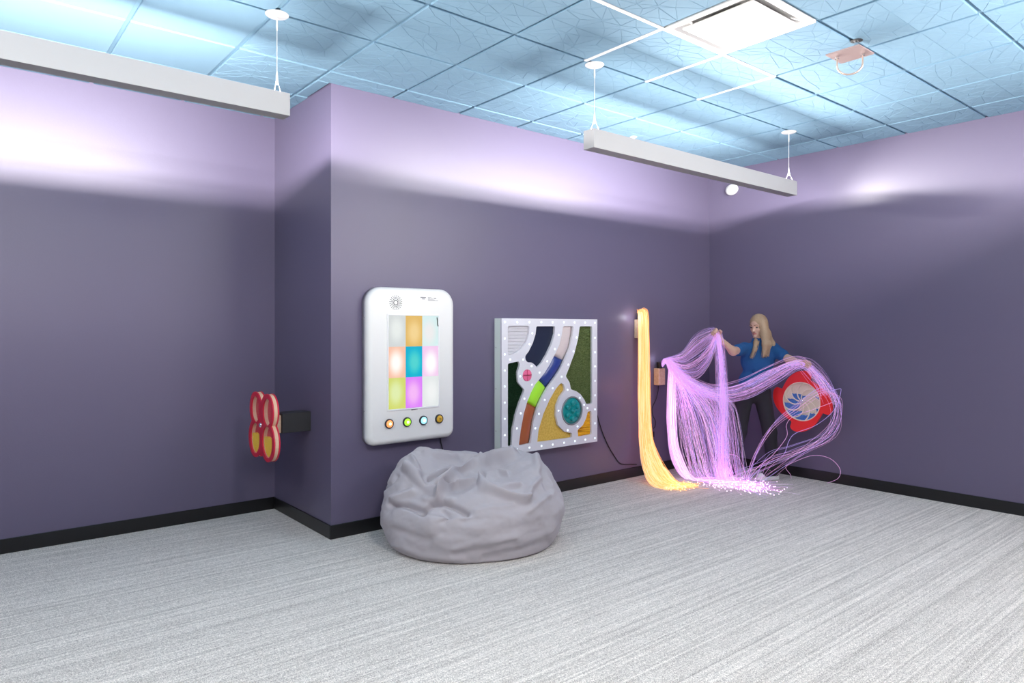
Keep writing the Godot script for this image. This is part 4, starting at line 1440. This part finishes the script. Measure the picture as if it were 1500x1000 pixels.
func build_fibres() -> void:
	var warm := glow(Color(1.0, 0.74, 0.46), 0.62)
	var warm_pale := glow(Color(1.0, 0.86, 0.68), 0.66)
	var tip_warm := glow(Color(1.0, 0.90, 0.62), 1.6)
	var pink := glow(Color(0.90, 0.67, 0.88), 0.52)
	var lilac := glow(Color(0.74, 0.64, 0.93), 0.52)
	var white := glow(Color(0.97, 0.88, 1.0), 0.75)
	var tip_pink := glow(Color(1.0, 0.86, 0.98), 1.6)

	# ---- hanging amber tail
	var o := thing("fibre_light", "amber glowing fibre tail hanging straight down the wall to the carpet", "fibre light", Vector3.ZERO)
	var box := Geo.new()
	box.box(Vector3(-1.252, 1.505, 0.03), Vector3(0.085, 0.19, 0.06), 0.004)
	var bo := obj("wooden_box", box, M.wood, o)
	var slot := Geo.new()
	slot.box(Vector3(-1.272, 1.475, 0.0605), Vector3(0.022, 0.055, 0.003), 0.0)
	obj("switch", slot, M.dark_metal, bo)
	var fer := Geo.new()
	fer.t = Transform3D(Basis.IDENTITY, Vector3(-1.245, 1.60, 0.032))
	fer.lathe([Vector2(0.0, 0), Vector2(0.026, 0), Vector2(0.026, 0), Vector2(0.026, 0.05), Vector2(0.026, 0.05), Vector2(0, 0.05)], 20)
	obj("ferrule", fer, M.black, o)
	var oa := vec(FIBRES.orange[0])
	var ob := vec(FIBRES.orange[1])
	oa[0] = Vector3(-1.25, 1.63, 0.028)
	ob[0] = Vector3(-1.24, 1.63, 0.036)
	oa[1] = Vector3(-1.252, 1.655, 0.030)
	ob[1] = Vector3(-1.243, 1.66, 0.036)
	var tips := Geo.new()
	for part in 2:
		var g := Geo.new()
		for i in 150:
			var e := strand(g, rng.randf(), 0.010 if part == 0 else 0.008, 0.0028, oa, ob, 6)
			if i % 2 == 0:
				tips.ball(e, Vector3.ONE * 0.005, 6, 4)
		var f := obj("fibre_strands", g, warm if part == 0 else warm_pale, o)
		f.set_meta("kind", "stuff")
	for k in 24:
		var g := Geo.new()
		strand(g, rng.randf_range(-0.05, 1.05), 0.018, 0.0018, oa, ob, 6)
		obj("loose_fibre", g, warm, o)
	obj("fibre_tips", tips, tip_warm, o).set_meta("kind", "stuff")
	omni("tail_light", Vector3(-1.33, 0.9, 0.34), 0.016, Color(1.0, 0.66, 0.32), 0.06, o)
	omni("tail_light", Vector3(-1.34, 0.10, 0.55), 0.020, Color(1.0, 0.70, 0.36), 0.05, o)
	omni("source_light", Vector3(-1.37, 1.62, 0.08), 0.010, Color(0.95, 0.95, 1.0), 0.02, o)

	# ---- violet tail, spread and lifted
	var p := thing("fibre_light", "violet glowing fibre tail lifted like a veil by the person", "fibre light", Vector3.ZERO)
	var box2 := Geo.new()
	box2.box(Vector3(-0.935, 1.005, 0.035), Vector3(0.105, 0.175, 0.07), 0.004)
	obj("wooden_box", box2, M.wood, p)
	var fer2 := Geo.new()
	fer2.t = Transform3D(Basis.IDENTITY, Vector3(-0.945, 1.0925, 0.045))
	fer2.lathe([Vector2(0.0, 0), Vector2(0.03, 0), Vector2(0.03, 0), Vector2(0.03, 0.065), Vector2(0.03, 0.065), Vector2(0, 0.065)], 20)
	obj("ferrule", fer2, M.black, p)
	var tg := Geo.new()
	var mats := [pink, lilac, white]
	var geos := [Geo.new(), Geo.new(), Geo.new()]
	#            sheaf, strands, spread, radius, share of pink / lilac / white
	for q in [["bundle", 130, 0.010, 0.0016, [0.35, 0.2, 0.45]], ["sash", 9, 0.03, 0.0008, [0.6, 0.3, 0.1]], ["scarf", 80, 0.022, 0.0007, [0.6, 0.3, 0.1]], ["crest", 130, 0.016, 0.0006, [0.55, 0.35, 0.1]], ["veil", 230, 0.024, 0.0007, [0.5, 0.3, 0.2]], ["drape", 130, 0.026, 0.0006, [0.55, 0.35, 0.1]]]:
		var a := vec(FIBRES[q[0]][0])
		var b := vec(FIBRES[q[0]][1])
		for i in q[1]:
			var pick := rng.randf()
			var m := 0 if pick < q[4][0] else (1 if pick < q[4][0] + q[4][1] else 2)
			var e := strand(geos[m], rng.randf(), q[2], q[3], a, b)
			if i % 2 == 0 and e.y < 0.05:
				tg.ball(e, Vector3.ONE * rng.randf_range(0.003, 0.007), 6, 4)
	for m in 3:
		obj("fibre_strands", geos[m], mats[m], p).set_meta("kind", "stuff")
	for i in 90:
		var e := Vector3(-0.86 + rng.randfn() * 0.17, 0.006, 0.80 + rng.randfn() * 0.15)
		tg.ball(e, Vector3.ONE * rng.randf_range(0.003, 0.006), 6, 4)
	obj("fibre_tips", tg, tip_pink, p).set_meta("kind", "stuff")
	for q in [["lasso", 7, 0.016], ["sash", 3, 0.03], ["veil", 10, 0.03], ["crest", 8, 0.02]]:
		for i in q[1]:
			var g := Geo.new()
			strand(g, rng.randf(), q[2], 0.0012, vec(FIBRES[q[0]][0]), vec(FIBRES[q[0]][1]), 7)
			obj("loose_fibre", g, [pink, lilac][i % 2], p)
	for q in ["loose_loop", "loose_blue", "loose_arc", "loose_whip"]:
		var g := Geo.new()
		g.tube(curve(vec(FIBRES[q][0]), 8), 0.0016, 5, -1.0, false)
		obj("loose_fibre", g, lilac if q == "loose_blue" else pink, p)
	omni("veil_light", Vector3(-1.02, 0.75, 0.42), 0.012, Color(0.86, 0.5, 0.95), 0.06, p)
	omni("veil_light", Vector3(-0.86, 0.10, 0.80), 0.020, Color(0.95, 0.62, 0.95), 0.05, p)
	omni("source_light", Vector3(-1.0, 1.19, 0.05), 0.003, Color(0.95, 0.95, 1.0), 0.02, p)


func omni(called: String, at: Vector3, energy: float, c: Color, size: float, parent: Node) -> void:
	var l := OmniLight3D.new()
	l.name = called
	parent.add_child(l, true)
	l.position = at
	l.light_energy = energy
	l.light_color = c
	l.light_size = size
	l.omni_range = 12.0
	l.omni_attenuation = 2.0
	l.shadow_enabled = true


# ---------------------------------------------------------------- person
func hand(g: Geo, wrist: Vector3, d: Vector3, palm: Vector3, curl: float, thumb_side: float) -> void:
	d = d.normalized()
	palm = (palm - d * palm.dot(d)).normalized()
	var s := d.cross(palm).normalized() * thumb_side
	var f := Field.new(wrist - Vector3.ONE * 0.19, wrist + Vector3.ONE * 0.19, 0.004, 0.008)
	f.bone(wrist - d * 0.05, wrist, 0.026, 0.024)
	for k in 4:
		var off := 0.027 - k * 0.018
		f.bone(wrist + s * off * 0.5, wrist + d * 0.082 + s * off, 0.017, 0.0115)
		var at := wrist + d * 0.082 + s * off
		var l: float = [0.072, 0.080, 0.076, 0.060][k]
		var a := curl * (0.8 + 0.08 * k)
		for j in 3:
			var dir := (d * cos(a) + palm * sin(a)).normalized()
			var to: Vector3 = at + dir * l * [0.45, 0.31, 0.26][j]
			f.bone(at, to, 0.0098 - j * 0.0008, 0.0092 - j * 0.0008)
			at = to
			a += curl * 0.95
	var tb := wrist + d * 0.028 + s * 0.024
	var t1 := tb + (d * 0.55 + s * 0.6 + palm * 0.5).normalized() * 0.042
	var t2 := t1 + (d * 0.8 + palm * 0.6 - s * 0.15).normalized() * 0.034
	f.bone(tb, t1, 0.014, 0.0105)
	f.bone(t1, t2, 0.0105, 0.0088)
	f.into(g)


func build_person() -> void:
	var t := thing("person", "person in a blue short-sleeved shirt and dark trousers lifting glowing fibres", "person", Vector3(-0.447, 0.0, 0.835), YAW - PI / 2)
	var skin := mat(lin(0.60, 0.37, 0.28), 0.55)
	skin.subsurf_scatter_enabled = true
	skin.subsurf_scatter_strength = 0.08
	var sh_r := Vector3(-0.115, 1.305, 0.04)       # the shoulder by the fibre box
	var el_r := Vector3(-0.292, 1.290, 0.25)
	var wr_r := Vector3(-0.445, 1.415, 0.315)
	var sh_l := Vector3(0.185, 1.305, 0.0)
	var el_l := Vector3(0.290, 1.195, 0.19)
	var wr_l := Vector3(0.325, 1.190, 0.345)
	var hip_r := Vector3(-0.095, 0.86, 0.0)
	var hip_l := Vector3(0.075, 0.86, 0.0)
	var kn_r := Vector3(-0.165, 0.48, 0.05)
	var kn_l := Vector3(0.135, 0.48, 0.05)
	var an_r := Vector3(-0.225, 0.085, -0.02)
	var an_l := Vector3(0.190, 0.085, -0.01)
	var hc := Vector3(0.040, 1.540, 0.0)
	var look := Vector3(-0.80, -0.24, 0.62).normalized()
	var side := Vector3.UP.cross(look).normalized()
	var crown := look.cross(side).normalized()
	var turn := Basis(side, crown, look)

	# body: one skin under the clothes
	var g := Geo.new()
	var b := Field.new(Vector3(-0.52, 0.02, -0.22), Vector3(0.44, 1.50, 0.44), 0.014, 0.04)
	b.bone(Vector3(-0.01, 0.88, 0), Vector3(0.02, 1.10, 0), 0.095, 0.090)
	b.egg(Vector3(0.03, 1.19, 0), Vector3(0.145, 0.13, 0.088))
	b.bone(sh_r, sh_l, 0.045, 0.045)
	b.bone(Vector3(0.035, 1.34, 0), Vector3(0.040, 1.47, 0.0), 0.052, 0.048)
	b.bone(sh_r, el_r, 0.046, 0.037)
	b.bone(el_r, wr_r, 0.037, 0.024)
	b.bone(sh_l, el_l, 0.046, 0.037)
	b.bone(el_l, wr_l, 0.037, 0.024)
	b.bone(hip_r, kn_r, 0.076, 0.05)
	b.bone(kn_r, an_r, 0.05, 0.033)
	b.bone(hip_l, kn_l, 0.076, 0.05)
	b.bone(kn_l, an_l, 0.05, 0.033)
	b.into(g)
	var h := Field.new(hc - Vector3.ONE * 0.17, hc + Vector3.ONE * 0.14, 0.005, 0.022)
	h.egg(hc + crown * 0.012 - look * 0.008, Vector3(0.074, 0.088, 0.090), turn)
	h.egg(hc + look * 0.024 - crown * 0.052, Vector3(0.056, 0.072, 0.062), turn)
	h.bone(hc - crown * 0.03, hc - Vector3(0, 0.16, 0.01), 0.046, 0.048)
	h.k = 0.012
	h.bone(hc + look * 0.080 - crown * 0.004, hc + look * 0.098 - crown * 0.036, 0.009, 0.0125)      # nose
	h.bone(hc + look * 0.082 - crown * 0.092, hc + look * 0.078 - crown * 0.098, 0.014, 0.014)        # chin
	for s in [-1.0, 1.0]:
		h.bone(hc + look * 0.078 + crown * 0.016 + side * s * 0.014, hc + look * 0.066 + crown * 0.014 + side * s * 0.046, 0.009, 0.008)
		h.bone(hc + look * 0.064 - crown * 0.034 + side * s * 0.034, hc + look * 0.050 - crown * 0.028 + side * s * 0.046, 0.014, 0.014)
		h.egg(hc + side * s * 0.074 - crown * 0.012 - look * 0.006, Vector3(0.008, 0.028, 0.017), turn)
	h.into(g)
	hand(g, wr_r, (wr_r - el_r).normalized() * 0.8 + Vector3(-0.15, 0.35, 0), Vector3(-0.3, 0.2, 0.9), 0.85, 1.0)
	hand(g, wr_l, Vector3(0.25, 0.10, 0.95), Vector3(-0.2, -0.9, 0.2), 0.75, -1.0)
	obj("body", g, skin, t)

	for s in [-1.0, 1.0]:
		var e := Geo.new()
		e.ball(Vector3.ZERO, Vector3(0.0125, 0.0055, 0.006), 12, 8)
		var eye := obj("eye", e, mat(lin(0.05, 0.035, 0.028), 0.3), t)
		eye.transform = Transform3D(turn, hc + look * 0.0785 - crown * 0.004 + side * s * 0.031)
		var br := Geo.new()
		br.tube(PackedVector3Array([hc + look * 0.089 + crown * 0.020 + side * s * 0.014, hc + look * 0.084 + crown * 0.025 + side * s * 0.032, hc + look * 0.070 + crown * 0.019 + side * s * 0.050]), 0.0035, 6, 0.0015)
		obj("eyebrow", br, mat(lin(0.16, 0.09, 0.05), 0.8), t)
	var lip := Geo.new()
	lip.ball(Vector3.ZERO, Vector3(0.022, 0.0075, 0.008), 14, 8)
	obj("lips", lip, mat(lin(0.50, 0.17, 0.16), 0.4), t).transform = Transform3D(turn, hc + look * 0.0815 - crown * 0.066)

	# hair: a cap and long locks with combed strands
	var hg := Geo.new()
	var hf := Field.new(Vector3(-0.16, 1.15, -0.18), Vector3(0.30, 1.70, 0.24), 0.007, 0.03)
	hf.egg(hc - look * 0.016 + crown * 0.026, Vector3(0.084, 0.088, 0.091), turn)
	var locks := [
		[Vector3(0.09, 1.57, -0.03), Vector3(0.135, 1.46, -0.02), Vector3(0.165, 1.36, 0.03), Vector3(0.185, 1.27, 0.075)],
		[Vector3(0.08, 1.55, 0.04), Vector3(0.100, 1.45, 0.07), Vector3(0.105, 1.35, 0.105), Vector3(0.085, 1.245, 0.125)],
		[Vector3(0.06, 1.57, 0.06), Vector3(0.068, 1.45, 0.085), Vector3(0.066, 1.35, 0.115), Vector3(0.045, 1.235, 0.13)],
		[Vector3(0.010, 1.395, 0.02), Vector3(-0.010, 1.365, 0.075), Vector3(-0.035, 1.305, 0.115), Vector3(-0.075, 1.230, 0.132)],
		[Vector3(0.08, 1.54, -0.07), Vector3(0.10, 1.42, -0.09), Vector3(0.10, 1.30, -0.10), Vector3(0.10, 1.20, -0.11)]]
	for l in locks:
		var thin := 0.6 if l[0].y < 1.5 else 1.0
		for k in 3:
			hf.bone(l[k], l[k + 1], [0.040, 0.034, 0.026][k] * thin, [0.034, 0.026, 0.012][k] * thin)
	hf.into(hg)
	for l in locks:
		for k in 16:
			var pts := PackedVector3Array()
			var off := Vector3(rng.randfn(), 0, rng.randfn()) * (0.016 if l[0].y > 1.5 else 0.009)
			for j in 4:
				pts.append(l[j] + off * (1.15 - j * 0.12) + Vector3(0, -0.02 * (j == 3 as int) * rng.randf(), 0))
			hg.tube(curve(pts, 4), 0.0055, 4, 0.0015)
	obj("hair", hg, blotch(mat(Color.WHITE, 0.5), lin(0.22, 0.13, 0.07), lin(0.62, 0.45, 0.30), 0.06, 0.12, false), t)

	# shirt
	var sg := Geo.new()
	var sf := Field.new(Vector3(-0.30, 0.84, -0.20), Vector3(0.36, 1.46, 0.26), 0.010, 0.045)
	sf.egg(Vector3(-0.015, 0.985, 0.0), Vector3(0.140, 0.12, 0.108))
	sf.egg(Vector3(0.03, 1.19, 0.005), Vector3(0.168, 0.16, 0.110))
	sf.bone(sh_r, sh_l, 0.055, 0.055)
	sf.bone(Vector3(0.035, 1.33, 0), Vector3(0.037, 1.375, 0.0), 0.075, 0.062)
	sf.bone(sh_r, sh_r.lerp(el_r, 0.55), 0.058, 0.060)
	sf.bone(sh_l, sh_l.lerp(el_l, 0.55), 0.058, 0.060)
	sf.k = 0.02
	for q in [[Vector3(-0.10, 1.00, 0.09), Vector3(0.06, 1.07, 0.10)], [Vector3(-0.06, 0.95, 0.095), Vector3(0.10, 1.00, 0.085)], [Vector3(-0.04, 1.09, 0.10), Vector3(0.11, 1.15, 0.095)]]:
		sf.bone(q[0], q[1], 0.012, 0.016)
	sf.into(sg)
	obj("shirt", sg, grain(mat(lin(0.010, 0.085, 0.25), 0.85), 0.2, 0.1, 1.0), t)

	# trousers
	var pg := Geo.new()
	var pf := Field.new(Vector3(-0.36, 0.05, -0.18), Vector3(0.34, 1.0, 0.2), 0.012, 0.03)
	pf.egg(Vector3(-0.010, 0.87, 0), Vector3(0.160, 0.105, 0.110))
	for q in [[hip_r, kn_r, an_r], [hip_l, kn_l, an_l]]:
		pf.bone(q[0], q[1], 0.087, 0.066)
		pf.bone(q[1], q[2] + Vector3(0, 0.02, 0), 0.066, 0.058)
	pf.into(pg)
	obj("trousers", pg, grain(mat(lin(0.022, 0.020, 0.026), 0.9), 0.2, 0.1, 1.0), t)

	# canvas shoes
	for q in [[an_l, Vector3(-0.93, 0, 0.30)], [an_r, Vector3(-0.72, 0, 0.62)]]:
		var d: Vector3 = q[1].normalized()
		var w := Vector3.UP.cross(d)
		var at := Vector3(q[0].x, 0, q[0].z)
		var fr := Transform3D(Basis(w, Vector3.UP, d), at)
		var outline := PackedVector2Array([Vector2(-0.030, -0.055), Vector2(0.0, -0.064), Vector2(0.030, -0.055), Vector2(0.035, 0.0), Vector2(0.042, 0.10), Vector2(0.036, 0.155), Vector2(0.018, 0.183), Vector2(-0.005, 0.188), Vector2(-0.026, 0.175), Vector2(-0.040, 0.14), Vector2(-0.042, 0.09), Vector2(-0.033, 0.0)])
		var ups := Geo.new()
		var uf := Field.new(Vector3(-0.07, 0.0, -0.09), Vector3(0.07, 0.16, 0.21), 0.005, 0.02)
		uf.bone(Vector3(0, 0.055, -0.025), Vector3(0, 0.115, -0.01), 0.036, 0.040)
		uf.bone(Vector3(0, 0.05, 0.0), Vector3(0, 0.045, 0.12), 0.036, 0.032)
		uf.bone(Vector3(0, 0.085, 0.01), Vector3(0, 0.055, 0.10), 0.034, 0.028)
		uf.into(ups)
		var shoe := obj("shoe", ups, mat(lin(0.015, 0.015, 0.017), 0.8), t)
		shoe.transform = fr
		var sole := Geo.new()
		sole.t = Transform3D(Basis(Vector3.RIGHT, Vector3.BACK, Vector3.DOWN), Vector3(0, 0.0, 0))
		sole.t = Transform3D(Basis(Vector3(1, 0, 0), Vector3(0, 0, 1), Vector3(0, 1, 0)), Vector3.ZERO)
		sole.prism(rounded(outline, 0.02, 3), 0.0, 0.034, 0.004)
		obj("sole", sole, mat(lin(0.78, 0.77, 0.76), 0.6), shoe)
		var cap := Geo.new()
		cap.ball(Vector3(-0.003, 0.034, 0.135), Vector3(0.040, 0.038, 0.050), 18, 12)
		obj("toe_cap", cap, mat(lin(0.78, 0.77, 0.76), 0.5), shoe)
		for k in 4:
			var lace := Geo.new()
			var zz := 0.035 + k * 0.017
			var yy := 0.113 - k * 0.0105
			lace.tube(PackedVector3Array([Vector3(-0.026, yy - 0.012, zz), Vector3(0, yy, zz + 0.002), Vector3(0.026, yy - 0.012, zz)]), 0.0042, 6)
			obj("lace", lace, mat(lin(0.8, 0.8, 0.8), 0.7), shoe)


# ---------------------------------------------------------------- things on the ceiling and walls
func build_ceiling_fittings() -> void:
	# air vent
	var cx := GRID_X + TILE_X / 2
	var cz := GRID_Z + TILE_Z / 2
	var t := thing("air_vent", "square white ceiling air vent with a flat drop-in centre plate", "vent", Vector3(cx, CEIL, cz))
	var fr := Geo.new()
	var o := 0.302
	for k in 4:
		var bs := Basis(Vector3.UP, PI / 2 * k)
		var a := func(x: float, y: float, z: float) -> Vector3: return bs * Vector3(x, y, z)
		fr.face([a.call(-o, -0.006, -o), a.call(o, -0.006, -o), a.call(o - 0.03, -0.008, -o + 0.03), a.call(-o + 0.03, -0.008, -o + 0.03)], Vector3(0, 1, 0))
		fr.face([a.call(-o + 0.03, -0.008, -o + 0.03), a.call(o - 0.03, -0.008, -o + 0.03), a.call(o - 0.10, 0.022, -o + 0.10), a.call(-o + 0.10, 0.022, -o + 0.10)], Vector3(0, 0.5, -0.6) if k == 0 else bs * Vector3(0, 0.5, -0.6))
		fr.face([a.call(-o, -0.006, -o), a.call(o, -0.006, -o), a.call(o, 0.03, -o), a.call(-o, 0.03, -o)], Vector3.ZERO)
	fr.face([Vector3(-o + 0.1, 0.022, -o + 0.1), Vector3(o - 0.1, 0.022, -o + 0.1), Vector3(o - 0.1, 0.022, o - 0.1), Vector3(-o + 0.1, 0.022, o - 0.1)], Vector3(0, 1, 0))
	var vm := mat(lin(0.70, 0.69, 0.68), 0.4)
	obj("frame", fr, vm, t)
	var plate := Geo.new()
	plate.box(Vector3(0.0, -0.010, 0.0), Vector3(0.46, 0.010, 0.46), 0.004)
	obj("centre_plate", plate, vm, t)
	for q in [Vector3(-0.2, 0.015, 0.18), Vector3(0.2, 0.015, 0.18), Vector3(-0.2, 0.015, -0.18), Vector3(0.2, 0.015, -0.18)]:
		var clip_g := Geo.new()
		clip_g.tube(PackedVector3Array([q + Vector3(0, -0.03, 0), q + Vector3(0.012, -0.01, 0), q + Vector3(0.006, 0.02, 0), q + Vector3(-0.008, 0.045, 0)]), 0.008, 8)
		obj("spring_clip", clip_g, vm, t)

	# steel hook plate
	var hp := thing("hook_plate", "pinkish steel ceiling plate with a hanging U-shaped bolt", "ceiling hook", Vector3(-2.392, CEIL, 2.672))
	var steel := mat(lin(0.33, 0.24, 0.23), 0.45, 0.2)
	var pl := Geo.new()
	pl.box(Vector3(0, -0.062, 0), Vector3(0.205, 0.010, 0.205), 0.0015)
	obj("plate", pl, steel, hp)
	var st := Geo.new()
	st.t = Transform3D(Basis.IDENTITY, Vector3(-0.02, -0.058, 0.05))
	st.lathe([Vector2(0, 0), Vector2(0.014, 0), Vector2(0.014, 0.058), Vector2(0, 0.058)], 14)
	obj("hanger_rod", st, M.chrome, hp)
	var hole := Geo.new()
	hole.t = Transform3D(Basis.IDENTITY, Vector3(-0.02, -0.002, 0.05))
	hole.lathe([Vector2(0, 0), Vector2(0.035, 0), Vector2(0.035, 0.004), Vector2(0, 0.004)], 20)
	obj("dark_hole_disc", hole, M.dark_metal, hp)  # disc coloured dark to stand for the hole above the plate
	var u := PackedVector3Array()
	var ax := Vector3(0.045, 0, 0.075)
	var ux := ax.normalized()
	var hw := 0.072
	u.append(-ux * hw + Vector3(0, -0.045, 0))
	for k in 13:
		var a := PI + PI * k / 12.0
		u.append(ux * cos(a) * hw + Vector3(0, -0.125 + sin(a) * 0.062, 0))
	u.append(ux * hw + Vector3(0, -0.045, 0))
	var ub := Geo.new()
	ub.tube(u, 0.0055, 10)
	var bolt := obj("u_bolt", ub, mat(lin(0.80, 0.62, 0.50), 0.25, 0.9), hp)
	for s in [-1.0, 1.0]:
		for y in [-0.075, -0.05]:
			var nut := Geo.new()
			nut.t = Transform3D(Basis.IDENTITY, ux * hw * s + Vector3(0, y, 0))
			nut.lathe([Vector2(0, -0.006), Vector2(0.012, -0.006), Vector2(0.012, -0.006), Vector2(0.012, 0.006), Vector2(0.012, 0.006), Vector2(0, 0.006)], 6)
			obj("nut", nut, M.chrome, bolt)

	# sprinkler
	var sp := thing("sprinkler", "small white ceiling sprinkler head behind the grey suspended light", "sprinkler", Vector3(-1.83, CEIL, 0.45))
	var rose := Geo.new()
	rose.lathe([Vector2(0, -0.008), Vector2(0.02, -0.008), Vector2(0.035, 0.0)], 20)
	obj("rose", rose, M.white, sp)
	var body := Geo.new()
	body.lathe([Vector2(0, -0.035), Vector2(0.011, -0.035), Vector2(0.013, -0.02), Vector2(0.013, -0.005)], 14)
	for s in [-1.0, 1.0]:
		body.tube(PackedVector3Array([Vector3(s * 0.011, -0.03, 0), Vector3(s * 0.015, -0.045, 0), Vector3(s * 0.004, -0.062, 0)]), 0.003, 6)
	obj("frame_arms", body, M.white, sp)
	var dish := Geo.new()
	dish.t = Transform3D(Basis.IDENTITY, Vector3(0, -0.066, 0))
	dish.lathe([Vector2(0, 0), Vector2(0.018, 0), Vector2(0.018, 0.003), Vector2(0, 0.004)], 16)
	obj("deflector", dish, M.white, sp)

	# wall sensor
	var ws := thing("wall_sensor", "small white wedge-shaped sensor high on the wall near the corner", "sensor", Vector3(0.0, 3.035, 0.30), -PI / 2)
	var shell := Geo.new()
	var sfield := Field.new(Vector3(-0.10, -0.10, -0.03), Vector3(0.10, 0.10, 0.10), 0.005, 0.03)
	sfield.egg(Vector3(0, 0.005, 0.015), Vector3(0.075, 0.058, 0.040))
	sfield.egg(Vector3(0, -0.015, 0.035), Vector3(0.055, 0.045, 0.035))
	sfield.into(shell)
	obj("shell", shell, M.white, ws)
	var eye := Geo.new()
	eye.ball(Vector3(0.012, -0.018, 0.062), Vector3(0.026, 0.020, 0.012), 14, 8)
	obj("lens", eye, mat(lin(0.55, 0.55, 0.55), 0.3), ws)


func build_cords() -> void:
	var a := Geo.new()
	a.tube(curve(vec([-1.945, 0.80, 0.012, -1.86, 0.70, 0.010, -1.815, 0.60, 0.008, -1.76, 0.48, 0.007, -1.68, 0.35, 0.007, -1.60, 0.25, 0.007, -1.53, 0.175, 0.008, -1.46, 0.147, 0.010, -1.36, 0.135, 0.012, -1.27, 0.125, 0.012]), 5), 0.0045, 8)
	tag(obj("power_cord", a, M.cord), "thin black cord drooping from the tactile board to the baseboard", "cord")
	var b := Geo.new()
	b.tube(curve(vec([-3.655, 0.66, 0.012, -3.645, 0.60, 0.008, -3.62, 0.50, 0.008, -3.60, 0.35, 0.008, -3.60, 0.20, 0.010, -3.60, 0.11, 0.018]), 5), 0.0045, 8)
	tag(obj("power_cord", b, M.cord), "thin black cord hanging below the white touch panel", "cord")
	var c := Geo.new()
	c.tube(curve(vec([-0.92, 0.92, 0.012, -0.925, 0.85, 0.010, -0.96, 0.76, 0.008, -1.02, 0.68, 0.008, -1.01, 0.60, 0.010, -0.97, 0.54, 0.012, -1.00, 0.49, 0.030, -1.035, 0.47, 0.035]), 5), 0.0035, 8)
	tag(obj("power_cord", c, M.cord), "thin black cord curling below the violet fibre box", "cord")
	var t := thing("wall_socket", "small wall outlet with black adaptor between the two fibre tails", "outlet", Vector3(-1.045, 0.44, 0.0))
	var pg := Geo.new()
	pg.box(Vector3(0, 0, 0.003), Vector3(0.07, 0.115, 0.006), 0.002)
	obj("cover_plate", pg, mat(lin(0.08, 0.07, 0.12), 0.4), t)
	var ad := Geo.new()
	ad.box(Vector3(0, -0.03, 0.024), Vector3(0.045, 0.06, 0.036), 0.004)
	obj("adaptor", ad, M.cord, t)
	var pin := Geo.new()
	pin.box(Vector3(0, 0.03, 0.014), Vector3(0.016, 0.02, 0.016), 0.002)
	obj("plug", pin, M.white, t)
